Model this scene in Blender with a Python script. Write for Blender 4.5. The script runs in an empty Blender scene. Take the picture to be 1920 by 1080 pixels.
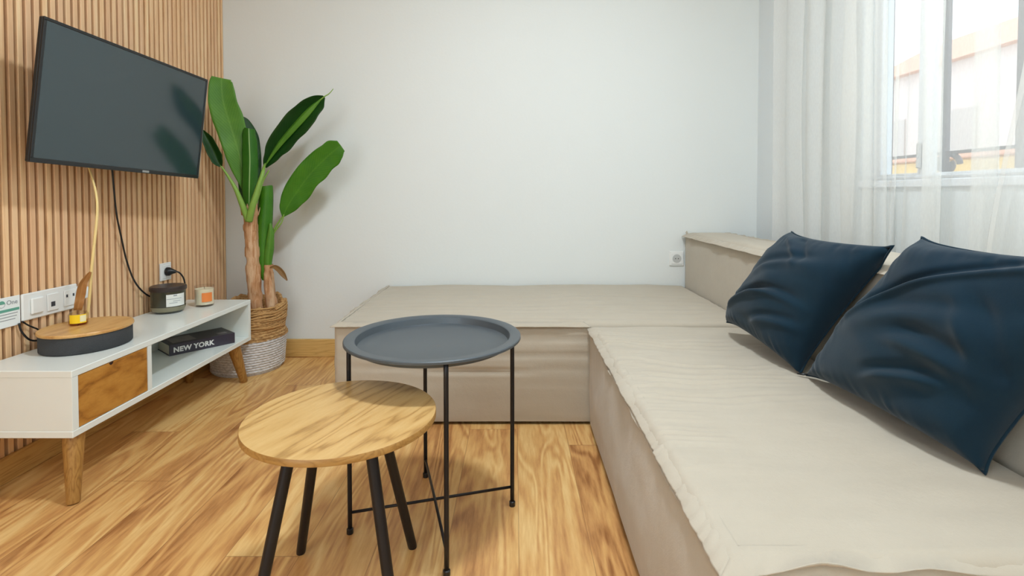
import bpy, math, random
import numpy as np
from mathutils import Vector, Matrix, Euler

S = bpy.context.scene
COL = S.collection
PI = math.pi
random.seed(4)

# ---------------------------------------------------------------- camera
F_PX, PX, PY, PITCH, CAM_H = 980.0, 965.0, 388.0, 0.025, 0.84
cd = bpy.data.cameras.new('camera')
cam = bpy.data.objects.new('camera', cd)
COL.objects.link(cam)
cam.location = (0, 0, CAM_H)
cam.rotation_euler = (PI / 2 - PITCH, 0, 0)
cd.sensor_width = 36.0
cd.lens = F_PX / 1920 * 36.0
cd.shift_x = (960 - PX) / 1920
cd.shift_y = (PY - 540) / 1920
cd.clip_start = 0.02
S.camera = cam

# ---------------------------------------------------------------- world, light, exposure
S.view_settings.view_transform = 'Standard'
S.view_settings.look = 'None'
S.view_settings.gamma = 1.0
S.view_settings.use_curve_mapping = False
S.view_settings.exposure = -0.30
S.cycles.use_denoising = True
S.cycles.max_bounces = 10
S.cycles.diffuse_bounces = 6
S.cycles.transparent_max_bounces = 16
S.cycles.sample_clamp_indirect = 8.0

w = bpy.data.worlds.new('world')
S.world = w
w.use_nodes = True
bg = w.node_tree.nodes['Background']
bg.inputs['Color'].default_value = (0.80, 0.90, 1.0, 1)
bg.inputs['Strength'].default_value = 3.6


def area(name, loc, rot, sx, sy, power, color, shape='RECTANGLE', portal=False):
    l = bpy.data.lights.new(name, 'AREA')
    l.shape = shape
    l.size = sx
    if shape in ('RECTANGLE', 'ELLIPSE'):
        l.size_y = sy
    l.energy = power
    l.color = color
    o = bpy.data.objects.new(name, l)
    COL.objects.link(o)
    o.location = loc
    o.rotation_euler = rot
    if portal:
        l.cycles.is_portal = True
    return o


LAMP = area('ceiling_lamp', (0.14, 1.12, 2.36), (0, 0, 0), 0.24, 0.24, 37.0, (0.84, 0.93, 1.0), 'DISK')
area('overhead_fill_rear', (-0.4, -0.6, 2.36), (0, 0, 0), 0.9, 0.9, 23.0, (0.83, 0.93, 1.0), 'DISK')  # unseen overhead fill, added behind the camera to brighten the room
area('window_portal', (1.30, 1.05, 1.5), (0, PI / 2, 0), 1.2, 1.5, 1.0, (1, 1, 1), portal=True)
area('rear_fill', (-0.1, -1.72, 1.25), (PI / 2, 0, 0), 1.8, 1.6, 2.5, (0.78, 0.92, 1.0))  # weak fill light added in front of the solid front wall
area('side_fill', (-1.44, -0.95, 1.25), (PI / 2, 0, -PI / 2 + 0.25), 1.2, 1.7, 42.0, (0.79, 0.90, 1.0))  # fill light added at the left to brighten chaise side and curtains


# ---------------------------------------------------------------- colour + materials
def lin(c):
    return tuple(((v / 255) / 12.92) if v / 255 <= 0.04045 else (((v / 255) + 0.055) / 1.055) ** 2.4 for v in c)


def rgba(c):
    return (*lin(c), 1.0)


class NT:
    def __init__(self, name):
        self.m = bpy.data.materials.new(name)
        self.m.use_nodes = True
        self.t = self.m.node_tree
        self.b = self.t.nodes['Principled BSDF']
        self.out = self.t.nodes['Material Output']

    def n(self, typ, **k):
        nd = self.t.nodes.new(typ)
        for a, v in k.items():
            setattr(nd, a, v)
        return nd

    def put(self, sock, v):
        if isinstance(v, bpy.types.NodeSocket):
            self.t.links.new(v, sock)
        elif v is not None:
            sock.default_value = v

    def math(self, op, a, b=None, c=None, clamp=False):
        nd = self.n('ShaderNodeMath', operation=op)
        nd.use_clamp = clamp
        self.put(nd.inputs[0], a)
        if b is not None:
            self.put(nd.inputs[1], b)
        if c is not None:
            self.put(nd.inputs[2], c)
        return nd.outputs[0]

    def coord(self, out='Object'):
        return self.n('ShaderNodeTexCoord').outputs[out]

    def mapping(self, v, scale=(1, 1, 1), loc=(0, 0, 0), rot=(0, 0, 0)):
        nd = self.n('ShaderNodeMapping')
        self.put(nd.inputs[0], v)
        nd.inputs['Scale'].default_value = scale
        nd.inputs['Location'].default_value = loc
        nd.inputs['Rotation'].default_value = rot
        return nd.outputs[0]

    def noise(self, v, scale=5, detail=3, rough=0.55, dist=0.0):
        nd = self.n('ShaderNodeTexNoise')
        self.put(nd.inputs['Vector'], v)
        nd.inputs['Scale'].default_value = scale
        nd.inputs['Detail'].default_value = detail
        nd.inputs['Roughness'].default_value = rough
        nd.inputs['Distortion'].default_value = dist
        return nd.outputs[0]

    def ramp(self, f, stops):
        nd = self.n('ShaderNodeValToRGB')
        self.put(nd.inputs[0], f)
        e = nd.color_ramp.elements
        while len(e) < len(stops):
            e.new(0.5)
        for i, (p, c) in enumerate(stops):
            e[i].position = p
            e[i].color = c if len(c) == 4 else (*c, 1)
        return nd.outputs[0]

    def mix(self, f, a, b, blend='MIX'):
        nd = self.n('ShaderNodeMix', data_type='RGBA', blend_type=blend)
        self.put(nd.inputs[0], f)
        self.put(nd.inputs[6], a)
        self.put(nd.inputs[7], b)
        return nd.outputs[2]

    def bump(self, h, strength=0.3, dist=0.01):
        nd = self.n('ShaderNodeBump')
        nd.inputs['Strength'].default_value = strength
        nd.inputs['Distance'].default_value = dist
        self.put(nd.inputs['Height'], h)
        self.put(self.b.inputs['Normal'], nd.outputs[0])
        return nd.outputs[0]

    def set(self, color=None, rough=None, **k):
        if color is not None:
            self.put(self.b.inputs['Base Color'], color)
        if rough is not None:
            self.put(self.b.inputs['Roughness'], rough)
        for a, v in k.items():
            self.put(self.b.inputs[a.replace('_', ' ')], v)
        return self


def plain(name, c, rough=0.5, metal=0.0, var=0.03, scale=30, bump=0.0, **k):
    """a simple procedural surface: base tone with a faint noise variation"""
    t = NT(name)
    nz = t.noise(t.coord(), scale, 3)
    a = tuple(min(1, v * (1 + var)) for v in lin(c)) + (1,)
    b = tuple(v * (1 - var) for v in lin(c)) + (1,)
    t.set(t.mix(nz, b, a), rough, Metallic=metal, **k)
    if bump:
        t.bump(nz, bump, 0.002)
    return t.m


def wood(name, light, mid, dark, along='Y', across=7.0, length=0.9, rings=26, rough=0.45, contrast=0.6, seed=0.0, rotz=0.0):
    """cathedral grain: contour bands of a noise stretched along the board"""
    t = NT(name)
    sc = {'X': (length, across, across), 'Y': (across, length, across), 'Z': (across, across, length)}[along]
    co = t.mapping(t.coord(), rot=(0, 0, rotz))
    v = t.mapping(co, scale=sc, loc=(seed, seed * 1.7, seed * 0.6))
    n1 = t.noise(v, 1.0, 2, 0.5, 0.25)
    s = t.math('SINE', t.math('MULTIPLY', n1, rings * 2))
    s = t.math('POWER', t.math('MULTIPLY_ADD', s, 0.5, 0.5), 0.45)
    sc2 = tuple(q * 9 for q in sc)
    fine = t.noise(t.mapping(co, scale=sc2), 1.4, 4, 0.6)
    f = t.math('ADD', t.math('MULTIPLY', s, contrast * 0.6), t.math('MULTIPLY_ADD', fine, 0.55, -0.02), clamp=True)
    col = t.ramp(f, [(0.12, rgba(dark)), (0.45, rgba(mid)), (0.85, rgba(light))])
    t.set(col, rough)
    t.bump(fine, 0.08, 0.001)
    return t.m


def floor_material():
    t = NT('oak_laminate')
    co = t.coord()
    sp = t.n('ShaderNodeSeparateXYZ')
    t.put(sp.inputs[0], co)
    x, y = sp.outputs[0], sp.outputs[1]
    PW, PL = 0.17, 1.15
    xs = t.math('DIVIDE', t.math('ADD', x, 10.02), PW)
    col = t.math('FLOOR', xs)
    wn = t.n('ShaderNodeTexWhiteNoise', noise_dimensions='1D')
    t.put(wn.inputs['W'], col)
    ys = t.math('ADD', t.math('DIVIDE', y, PL), t.math('MULTIPLY', wn.outputs[0], 7.3))
    row = t.math('FLOOR', ys)
    wn2 = t.n('ShaderNodeTexWhiteNoise', noise_dimensions='2D')
    cb = t.n('ShaderNodeCombineXYZ')
    t.put(cb.inputs[0], col)
    t.put(cb.inputs[1], row)
    t.put(wn2.inputs['Vector'], cb.outputs[0])
    rid = wn2.outputs[0]
    c3 = t.n('ShaderNodeCombineXYZ')
    t.put(c3.inputs[0], t.math('MULTIPLY', x, 10.5))
    t.put(c3.inputs[1], t.math('MULTIPLY', y, 1.5))
    t.put(c3.inputs[2], t.math('MULTIPLY', rid, 37.0))
    v = c3.outputs[0]
    n1 = t.noise(v, 0.9, 2, 0.45, 0.8)
    s = t.math('SINE', t.math('MULTIPLY', n1, 44.0))
    s = t.math('MULTIPLY_ADD', s, 0.5, 0.5)
    blot = t.noise(v, 0.6, 2, 0.5, 0.3)
    fine = t.noise(t.mapping(v, scale=(7, 5, 1)), 1.6, 4, 0.6)
    f = t.math('ADD', t.math('MULTIPLY', s, 0.18), t.math('MULTIPLY', fine, 0.40))
    f = t.math('ADD', f, t.math('MULTIPLY', blot, 0.66))
    f = t.math('ADD', f, t.math('MULTIPLY', rid, 0.12))
    colr = t.ramp(f, [(0.42, rgba((150, 98, 52))), (0.58, rgba((196, 143, 86))), (0.70, rgba((214, 166, 102))),
                      (0.86, rgba((230, 192, 128)))])
    fx = t.math('FRACT', xs)
    fy = t.math('FRACT', ys)
    gx = t.math('LESS_THAN', t.math('MINIMUM', fx, t.math('SUBTRACT', 1.0, fx)), 0.006)
    gy = t.math('LESS_THAN', t.math('MINIMUM', fy, t.math('SUBTRACT', 1.0, fy)), 0.0011)
    g = t.math('MAXIMUM', gx, gy)
    colr = t.mix(t.math('MULTIPLY', g, 0.45), colr, rgba((120, 75, 40)))
    t.set(colr, t.math('MULTIPLY_ADD', fine, 0.15, 0.30), Specular_IOR_Level=0.45)
    t.bump(t.math('SUBTRACT', t.math('MULTIPLY', fine, 0.3), g), 0.12, 0.002)
    return t.m


def slat_material():
    t = NT('oak_slats')
    co = t.coord()
    sp = t.n('ShaderNodeSeparateXYZ')
    t.put(sp.inputs[0], co)
    idx = t.math('FLOOR', t.math('DIVIDE', t.math('SUBTRACT', sp.outputs[1], SLAT0), SLATP))
    wn = t.n('ShaderNodeTexWhiteNoise', noise_dimensions='1D')
    t.put(wn.inputs['W'], idx)
    c3 = t.n('ShaderNodeCombineXYZ')
    t.put(c3.inputs[0], t.math('MULTIPLY', sp.outputs[1], 60.0))
    t.put(c3.inputs[1], t.math('MULTIPLY', sp.outputs[2], 2.2))
    t.put(c3.inputs[2], t.math('MULTIPLY', wn.outputs[0], 29.0))
    n1 = t.noise(c3.outputs[0], 1.0, 3, 0.5, 0.4)
    fine = t.noise(t.mapping(c3.outputs[0], scale=(6, 4, 1)), 1.5, 3, 0.6)
    f = t.math('ADD', t.math('MULTIPLY', n1, 0.7), t.math('MULTIPLY', fine, 0.3))
    a = t.ramp(f, [(0.3, rgba((214, 166, 118))), (0.5, rgba((240, 198, 150))), (0.72, rgba((252, 224, 178)))])
    pink = t.mix(t.math('MULTIPLY', wn.outputs[0], 0.55), a, rgba((222, 176, 140)))
    t.set(pink, 0.55)
    t.bump(fine, 0.1, 0.001)
    return t.m


def fabric(name, c, c2, weave=420, soft=9, rough=0.9, bump=0.25, sheen=0.2, streak=None):
    t = NT(name)
    co = t.coord()
    big = t.noise(co, soft, 4, 0.6)
    base = t.mix(big, rgba(c), rgba(c2))
    if streak:
        st = t.noise(t.mapping(co, scale=streak), 5, 4, 0.65)
        base = t.mix(t.math('MULTIPLY', st, 0.5), base, rgba(tuple(min(255, v * 1.06) for v in c)))
    t.set(base, rough, Sheen_Weight=sheen, Specular_IOR_Level=0.2)
    wv = t.noise(t.mapping(co, scale=(1, 1, 1)), weave, 2, 0.6)
    wr = t.noise(co, 28, 4, 0.6)
    t.bump(t.math('ADD', t.math('MULTIPLY', wv, 0.3), wr), bump, 0.004)
    return t.m


def glass(name, tint, rough=0.02, alpha=0.25):
    """thin-walled clear glass: fresnel mirror over tinted see-through"""
    t = NT(name)
    tr = t.n('ShaderNodeBsdfTransparent')
    tr.inputs[0].default_value = (*tint, 1)
    gl = t.n('ShaderNodeBsdfGlossy')
    gl.inputs['Roughness'].default_value = rough
    gl.inputs['Color'].default_value = (1, 1, 1, 1)
    lw = t.n('ShaderNodeLayerWeight')
    lw.inputs[0].default_value = 0.5
    fac = t.math('MULTIPLY_ADD', t.math('POWER', lw.outputs['Facing'], 4.0), 0.5, 0.03)
    mx = t.n('ShaderNodeMixShader')
    t.put(mx.inputs[0], fac)
    t.put(mx.inputs[1], tr.outputs[0])
    t.put(mx.inputs[2], gl.outputs[0])
    t.put(t.out.inputs[0], mx.outputs[0])
    return t.m


SLAT0, SLATP = 1.5386, 0.02882

# ---------------------------------------------------------------- value noise for sculpting
_rng = np.random.RandomState(11)
_G = _rng.rand(64, 64)
_G1 = _rng.rand(512)


def n2(x, y):
    x = np.asarray(x, float); y = np.asarray(y, float)
    xi = np.floor(x).astype(int); yi = np.floor(y).astype(int)
    fx = x - xi; fy = y - yi
    fx = fx * fx * (3 - 2 * fx); fy = fy * fy * (3 - 2 * fy)
    g = lambda a, b: _G[a % 64, b % 64]
    return (g(xi, yi) * (1 - fx) * (1 - fy) + g(xi + 1, yi) * fx * (1 - fy) + g(xi, yi + 1) * (1 - fx) * fy + g(xi + 1, yi + 1) * fx * fy) * 2 - 1


def n1(x):
    x = np.asarray(x, float)
    xi = np.floor(x).astype(int); f = x - xi; f = f * f * (3 - 2 * f)
    return (_G1[xi % 512] * (1 - f) + _G1[(xi + 1) % 512] * f) * 2 - 1


def sstep(a, b, x):
    t = np.clip((np.asarray(x, float) - a) / (b - a), 0, 1)
    return t * t * (3 - 2 * t)


# ---------------------------------------------------------------- mesh collecting
class MB:
    def __init__(self):
        self.v = []; self.f = []; self.mi = []; self.uv = {}

    def add(self, verts, faces, mat=0):
        o = len(self.v)
        self.v += [tuple(p) for p in verts]
        self.f += [tuple(i + o for i in f) for f in faces]
        self.mi += [mat] * len(faces)
        return o

    def box(self, x0, x1, y0, y1, z0, z1, mat=0, bev=0.0):
        if bev <= 0:
            self.add([(x, y, z) for z in (z0, z1) for y in (y0, y1) for x in (x0, x1)],
                     [(0, 2, 3, 1), (4, 5, 7, 6), (0, 1, 5, 4), (2, 6, 7, 3), (0, 4, 6, 2), (1, 3, 7, 5)], mat)
            return
        # bevelled box: 24 vertices
        V = []; idx = {}
        X = (x0, x1); Y = (y0, y1); Z = (z0, z1)
        for i in range(2):
            for j in range(2):
                for k in range(2):
                    sx = bev if i == 0 else -bev; sy = bev if j == 0 else -bev; sz = bev if k == 0 else -bev
                    idx[(i, j, k, 0)] = len(V); V.append((X[i], Y[j] + sy, Z[k] + sz))
                    idx[(i, j, k, 1)] = len(V); V.append((X[i] + sx, Y[j], Z[k] + sz))
                    idx[(i, j, k, 2)] = len(V); V.append((X[i] + sx, Y[j] + sy, Z[k]))
        Fc = []
        for i in range(2):
            q = [idx[(i, 0, 0, 0)], idx[(i, 1, 0, 0)], idx[(i, 1, 1, 0)], idx[(i, 0, 1, 0)]]
            Fc.append(q if i else q[::-1])
            q = [idx[(0, i, 0, 1)], idx[(1, i, 0, 1)], idx[(1, i, 1, 1)], idx[(0, i, 1, 1)]]
            Fc.append(q[::-1] if i else q)
            q = [idx[(0, 0, i, 2)], idx[(1, 0, i, 2)], idx[(1, 1, i, 2)], idx[(0, 1, i, 2)]]
            Fc.append(q if i else q[::-1])
        for a in range(2):
            for b in range(2):
                Fc.append([idx[(a, b, 0, 0)], idx[(a, b, 1, 0)], idx[(a, b, 1, 1)], idx[(a, b, 0, 1)]])
                Fc.append([idx[(a, 0, b, 0)], idx[(a, 1, b, 0)], idx[(a, 1, b, 2)], idx[(a, 0, b, 2)]])
                Fc.append([idx[(0, a, b, 1)], idx[(1, a, b, 1)], idx[(1, a, b, 2)], idx[(0, a, b, 2)]])
                for c in range(2):
                    Fc.append([idx[(a, b, c, 0)], idx[(a, b, c, 1)], idx[(a, b, c, 2)]])
        self.add(V, Fc, mat)

    def tube(self, pts, r, seg=12, mat=0, cap=True, smooth_path=0):
        pts = [Vector(p) for p in pts]
        rr = list(r) if hasattr(r, '__len__') else [r] * len(pts)
        if smooth_path:
            P = []; R = []
            n = len(pts)
            for i in range(n - 1):
                p0 = pts[max(i - 1, 0)]; p1 = pts[i]; p2 = pts[i + 1]; p3 = pts[min(i + 2, n - 1)]
                for k in range(smooth_path):
                    t = k / smooth_path
                    P.append(0.5 * ((2 * p1) + (p2 - p0) * t + (2 * p0 - 5 * p1 + 4 * p2 - p3) * t * t + (3 * p1 - p0 - 3 * p2 + p3) * t ** 3))
                    R.append(rr[i] * (1 - t) + rr[i + 1] * t)
            P.append(pts[-1]); R.append(rr[-1])
            pts, rr = P, R
        up = Vector((0.31, 0.17, 0.93)).normalized()
        V = []
        nrm = None
        for i, p in enumerate(pts):
            d = (pts[min(i + 1, len(pts) - 1)] - pts[max(i - 1, 0)]).normalized()
            if nrm is None:
                a = up if abs(d.dot(up)) < 0.95 else Vector((1, 0, 0))
                nrm = (a - d * a.dot(d)).normalized()
            else:
                nrm = (nrm - d * nrm.dot(d)).normalized()
            bn = d.cross(nrm)
            for k in range(seg):
                a = 2 * PI * k / seg
                V.append(p + (nrm * math.cos(a) + bn * math.sin(a)) * rr[i])
        Fc = []
        for i in range(len(pts) - 1):
            for k in range(seg):
                a = i * seg + k; b = i * seg + (k + 1) % seg
                Fc.append((a, b, b + seg, a + seg))
        if cap:
            Fc.append(tuple(range(seg))[::-1])
            Fc.append(tuple((len(pts) - 1) * seg + k for k in range(seg)))
        self.add(V, Fc, mat)

    def lathe(self, cx, cy, prof, seg=64, mat=0, sx=1.0, sy=1.0, close=False):
        """prof: (radius, z) list; radius 0 allowed at the ends"""
        V = []
        for r, z in prof:
            for k in range(seg):
                a = 2 * PI * k / seg
                V.append((cx + r * sx * math.cos(a), cy + r * sy * math.sin(a), z))
        Fc = []
        n = len(prof)
        for i in range(n - 1 + (1 if close else 0)):
            j = (i + 1) % n
            for k in range(seg):
                k2 = (k + 1) % seg
                Fc.append((i * seg + k, i * seg + k2, j * seg + k2, j * seg + k))
        self.add(V, Fc, mat)

    def grid(self, P, mat=0, flip=False, wrap=False):
        """P: array (m, n, 3)"""
        m, n = P.shape[:2]
        V = P.reshape(-1, 3)
        Fc = []
        for i in range(m - 1):
            for j in range(n - (0 if wrap else 1)):
                j2 = (j + 1) % n
                q = (i * n + j, i * n + j2, (i + 1) * n + j2, (i + 1) * n + j)
                Fc.append(q[::-1] if flip else q)
        return self.add([tuple(p) for p in V.tolist()], Fc, mat)


MATS = {}
ROOTM = {}


def obj(name, mb, mats, parent=None, smooth=False, local=False, merge=True, props=None):
    me = bpy.data.meshes.new(name)
    inv = None
    if parent is not None and not local:
        inv = ROOTM[parent.name].inverted()
    vs = mb.v if inv is None else [tuple(inv @ Vector(p)) for p in mb.v]
    me.from_pydata(vs, [], mb.f)
    mats = mats if isinstance(mats, (list, tuple)) else [mats]
    for m in mats:
        me.materials.append(m)
    me.polygons.foreach_set('material_index', mb.mi)
    if merge:
        import bmesh
        bm = bmesh.new()
        bm.from_mesh(me)
        bmesh.ops.remove_doubles(bm, verts=bm.verts, dist=1e-5)
        bmesh.ops.recalc_face_normals(bm, faces=bm.faces)
        bm.to_mesh(me)
        bm.free()
    if smooth:
        me.polygons.foreach_set('use_smooth', [True] * len(me.polygons))
        if smooth is not True:
            me.set_sharp_from_angle(angle=math.radians(smooth))
    me.update()
    o = bpy.data.objects.new(name, me)
    COL.objects.link(o)
    if parent is not None:
        o.parent = parent
        ROOTM[o.name] = ROOTM[parent.name]
    else:
        ROOTM[o.name] = Matrix.Identity(4)
    for k, v in (props or {}).items():
        o[k] = v
    return o


def thing(name, label, cat, loc, rot=None, group=None):
    o = bpy.data.objects.new(name, None)
    COL.objects.link(o)
    o.empty_display_size = 0.05
    M = Matrix.Translation(loc)
    if rot is not None:
        M = M @ rot.to_4x4()
    o.matrix_world = M
    o.location = loc
    if rot is not None:
        o.rotation_euler = rot.to_euler()
    ROOTM[o.name] = M
    o['label'] = label
    o['category'] = cat
    if group:
        o['group'] = group
    return o


def tag(o, label, cat, group=None):
    o['label'] = label
    o['category'] = cat
    if group:
        o['group'] = group
    return o


def struct(name, mb, mats, parent=None, **k):
    o = obj(name, mb, mats, parent, **k)
    if parent is None:
        o['kind'] = 'structure'
    return o


# ================================================================= materials used in the room
def wall_paint(name, c):
    t = NT(name)
    nz = t.noise(t.coord(), 90, 4, 0.6)
    big = t.noise(t.coord(), 1.3, 2)
    col = t.mix(big, rgba(c), rgba(tuple(v - 3 for v in c)))
    t.set(col, 0.75, Specular_IOR_Level=0.3)
    t.bump(nz, 0.12, 0.003)
    return t.m


PAINT = wall_paint('white_wall_paint', (226, 230, 228))
PAINT_SIDE = wall_paint('white_side_wall_paint', (222, 228, 230))
CEIL = wall_paint('white_ceiling_paint', (232, 232, 230))
FLOOR = floor_material()
SLAT = slat_material()
FELT = plain('brown_slat_backing', (44, 20, 10), 0.9)
SKIRT = wood('oak_skirting', (222, 186, 120), (208, 168, 100), (184, 144, 80), along='X', across=30, length=2, rough=0.4)
SKIRT_Y = wood('oak_skirting_left', (214, 174, 108), (198, 154, 88), (170, 126, 66), along='Y', across=30, length=2, rough=0.4)
PVC = plain('white_window_frame', (226, 230, 234), 0.35)
IRON = plain('painted_iron', (92, 88, 94), 0.5, 0.1)
WHITE_LAC = plain('white_lacquer', (232, 238, 234), 0.22, var=0.01)
CREAM_EDGE = plain('white_edge_band', (232, 234, 218), 0.35, var=0.01)
OAKLEG = wood('oiled_oak_leg', (186, 144, 80), (162, 118, 60), (128, 90, 42), along='Z', across=40, length=5, rough=0.4)
DRAWER = wood('warm_oak_drawer_front', (198, 142, 64), (176, 118, 46), (130, 80, 28), along='Y', across=14, length=4.5, rings=11, rough=0.4, contrast=0.8, seed=2.3)
TABLEOAK = wood('pale_oak_veneer', (214, 180, 122), (198, 158, 98), (150, 110, 58), along='Y', across=12, length=1.6, rings=22, rough=0.38, contrast=0.62, seed=5.1, rotz=0.41)
TABLE_EDGE = wood('oak_table_edge', (180, 138, 76), (164, 120, 60), (138, 98, 46), along='X', across=30, length=5, rough=0.4)
LID = wood('bamboo_lid', (222, 180, 118), (204, 156, 92), (176, 124, 66), along='Y', across=22, length=4, rings=8, rough=0.35)
BLACKMETAL = plain('black_powder_coat', (34, 32, 34), 0.42, 0.4, bump=0.1, scale=300)
TRAYMETAL = plain('charcoal_tray_metal', (80, 87, 92), 0.40, 0.25, bump=0.12, scale=500)
BLACKPLASTIC = plain('black_plastic', (24, 26, 28), 0.35)
SCREEN = plain('dark_screen_glass', (40, 58, 64), 0.12, var=0.0, Specular_IOR_Level=0.85)
SILVER = plain('silver_edge_trim', (170, 172, 172), 0.3, 0.7)
WHITEPL = plain('white_plastic', (232, 234, 232), 0.3, var=0.01)
GREYPL = plain('grey_plastic', (190, 192, 190), 0.4)
DARKHOLE = plain('dark_recess', (50, 52, 60), 0.5)
SOFA = fabric('beige_linen_cover', (182, 173, 157), (172, 162, 145), streak=(0.6, 5, 5))
SOFA_SIDE = SOFA
NAVY = fabric('navy_blue_linen', (14, 46, 60), (8, 30, 46), weave=300, soft=5, bump=0.10, sheen=0.12)
LEAF = None

# ================================================================= room shell
XL, XR, YB, ZC = -1.505, 1.244, 2.684, 2.38
YF = -1.8
m = MB(); m.box(-1.7, 1.45, YF - 0.1, YB + 0.12, -0.06, 0.0)
struct('floor', m, FLOOR)
m = MB(); m.box(-1.7, 1.45, YF - 0.1, YB + 0.12, ZC, ZC + 0.08)
struct('ceiling', m, CEIL)
m = MB(); m.box(-1.7, 1.45, YB, YB + 0.12, 0, ZC)
struct('wall_back', m, PAINT)
m = MB(); m.box(XL - 0.15, XL, YF, YB, 0, ZC)
struct('wall_left', m, PAINT)
m = MB(); m.box(-1.7, 1.45, YF - 0.1, YF, 0, ZC)
struct('wall_front', m, PAINT)
# right wall with the window opening
WY0, WY1, WZ0, WZ1 = 0.30, 1.88, 0.885, 2.12
m = MB()
m.box(XR, XR + 0.1, WY1, YB, 0, ZC)
m.box(XR, XR + 0.1, YF, WY0, 0, ZC)
m.box(XR, XR + 0.1, WY0, WY1, 0, WZ0)
m.box(XR, XR + 0.1, WY0, WY1, WZ1, ZC)
struct('wall_right', m, PAINT_SIDE)

# slatted cladding on the left wall: backing felt and upright oak battens
m = MB()
m.box(XL, XL + 0.004, -0.5, YB, 0.0, ZC, 1)
k = -70
while True:
    g = SLAT0 + k * SLATP
    y0, y1 = g + 0.0056, g + SLATP - 0.0056
    if y0 > YB - 0.004:
        break
    m.box(XL + 0.004, -1.485, y0, min(y1, YB - 0.002), 0.0, ZC - 0.002, 0, 0.0012)
    k += 1
struct('trim_1', m, [SLAT, FELT])

m = MB(); m.box(-1.485, 0.9, YB - 0.013, YB, 0, 0.092, 0, 0.003)
struct('baseboard_back', m, SKIRT)
m = MB(); m.box(-1.485, -1.473, YF, YB - 0.013, 0, 0.077, 0, 0.003)
struct('baseboard_left', m, SKIRT_Y)

# window: fixed frame, two sashes, panes, sill
win = bpy.data.objects.new('window_1', None); COL.objects.link(win); win['kind'] = 'structure'
ROOTM[win.name] = Matrix.Identity(4)
fx0, fx1 = XR + 0.03, XR + 0.095
m = MB()
for a in ((WY0, WY0 + 0.03, WZ0, WZ1), (WY1 - 0.022, WY1, WZ0, WZ1), (WY0 + 0.03, WY1 - 0.022, WZ0, WZ0 + 0.012), (WY0 + 0.03, WY1 - 0.022, WZ1 - 0.04, WZ1)):
    m.box(fx0, fx1, a[0], a[1], a[2], a[3], 0, 0.002)
obj('window_frame', m, PVC, win)
for (a, b, dx) in ((1.628, WY1 - 0.018, 0.0), (0.93, 1.684, 0.03), (WY0 + 0.03, 0.95, 0.0)):
    m = MB()
    x0 = fx0 + 0.003 + dx; x1 = x0 + 0.026
    z0, z1 = WZ0 + 0.010, WZ1 - 0.038
    t_ = 0.034
    m.box(x0, x1, a, a + t_, z0, z1, 0, 0.002); m.box(x0, x1, b - t_, b, z0, z1, 0, 0.002)
    m.box(x0, x1, a + t_, b - t_, z0, z0 + 0.012, 0, 0.002); m.box(x0, x1, a + t_, b - t_, z1 - t_, z1, 0, 0.002)
    s_ = obj('sash', m, PVC, win)
    m = MB(); m.box(x0 + 0.011, x0 + 0.015, a + t_, b - t_, z0 + 0.012, z1 - t_)
    obj('pane', m, glass('window_glass', (0.97, 0.99, 0.99)), s_)
m = MB(); m.box(XR - 0.012, XR + 0.12, WY0 - 0.0, WY1 + 0.0, WZ0 - 0.025, WZ0, 0, 0.003)
obj('window_sill', m, PVC, win)
m = MB(); m.box(fx0 - 0.012, fx0 + 0.002, 1.640, 1.650, 0.92, 1.00, 0, 0.003)
obj('window_handle', m, GREYPL, win)

# iron security grille outside the window
gr = thing('window_grille', 'grey iron bars with a scroll outside the curtained window', 'window grille', (1.40, 1.2, 0.9))
for yb in (0.43, 0.685, 0.94, 1.195, 1.449, 1.704, 1.96):
    m = MB(); m.box(1.392, 1.408, yb - 0.011, yb + 0.011, 0.90, 2.2, 0, 0.002)
    obj('bar', m, IRON, gr)
for zb in (0.972, 1.9):
    m = MB(); m.box(1.395, 1.405, 0.3, 2.2, zb - 0.005, zb + 0.005)
    obj('rail', m, IRON, gr)
for yc in (1.704, 1.195):
    m = MB()
    pts = []
    for i in range(26):
        a = i / 25 * 2.15 * PI
        r = 0.048 - 0.03 * i / 25
        pts.append((1.400, yc - 0.01 - math.cos(a) * r, 0.935 + math.sin(a) * r * 0.8))
    m.tube(pts, 0.009, 8)
    obj('scroll', m, IRON, gr, smooth=True)

# outside: terrace ground, ochre garden wall, pale house across the street, bush
OUTG = plain('pale_concrete_ground', (190, 186, 176), 0.9)
OUTW = plain('ochre_garden_wall', (206, 170, 104), 0.9, var=0.2, scale=6)
OUTH = plain('pale_pink_render', (206, 190, 184), 0.9)
OUTW2 = plain('pale_shutter', (184, 172, 166), 0.8)
OUTR = plain('terracotta_roof', (206, 150, 124), 0.9, var=0.2, scale=9)
m = MB(); m.box(1.5, 30, -20, 30, -0.5, -0.44)
struct('ground_outside', m, OUTG)
m = MB(); m.box(4.0, 4.2, 0.5, 9.0, -0.44, 1.16, 0, 0.02); m.box(3.96, 4.24, 0.5, 9.0, 1.16, 1.21, 1, 0.01)
tag(obj('garden_wall', m, [OUTW, OUTR]), 'ochre garden wall seen low through the window bars', 'wall')
h = thing('house', 'pale pink house across the street beyond the window', 'house', (9.5, 10.0, -0.44))
m = MB(); m.box(8.2, 12.0, 6.5, 12.5, -0.44, 3.3)
obj('wall', m, OUTH, h)
m = MB(); m.add([(8.0, 6.2, 3.3), (12.2, 6.2, 3.3), (12.2, 12.8, 3.3), (8.0, 12.8, 3.3), (10.1, 6.2, 4.4), (10.1, 12.8, 4.4)],
                [(0, 1, 2, 3), (0, 4, 5, 3), (1, 2, 5, 4), (0, 1, 4), (3, 5, 2)])
obj('roof', m, OUTR, h)
for yy in (7.6, 9.3, 11.0):
    m = MB(); m.box(8.17, 8.21, yy, yy + 0.8, 1.2, 2.4)
    obj('window', m, OUTW2, h)


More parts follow.
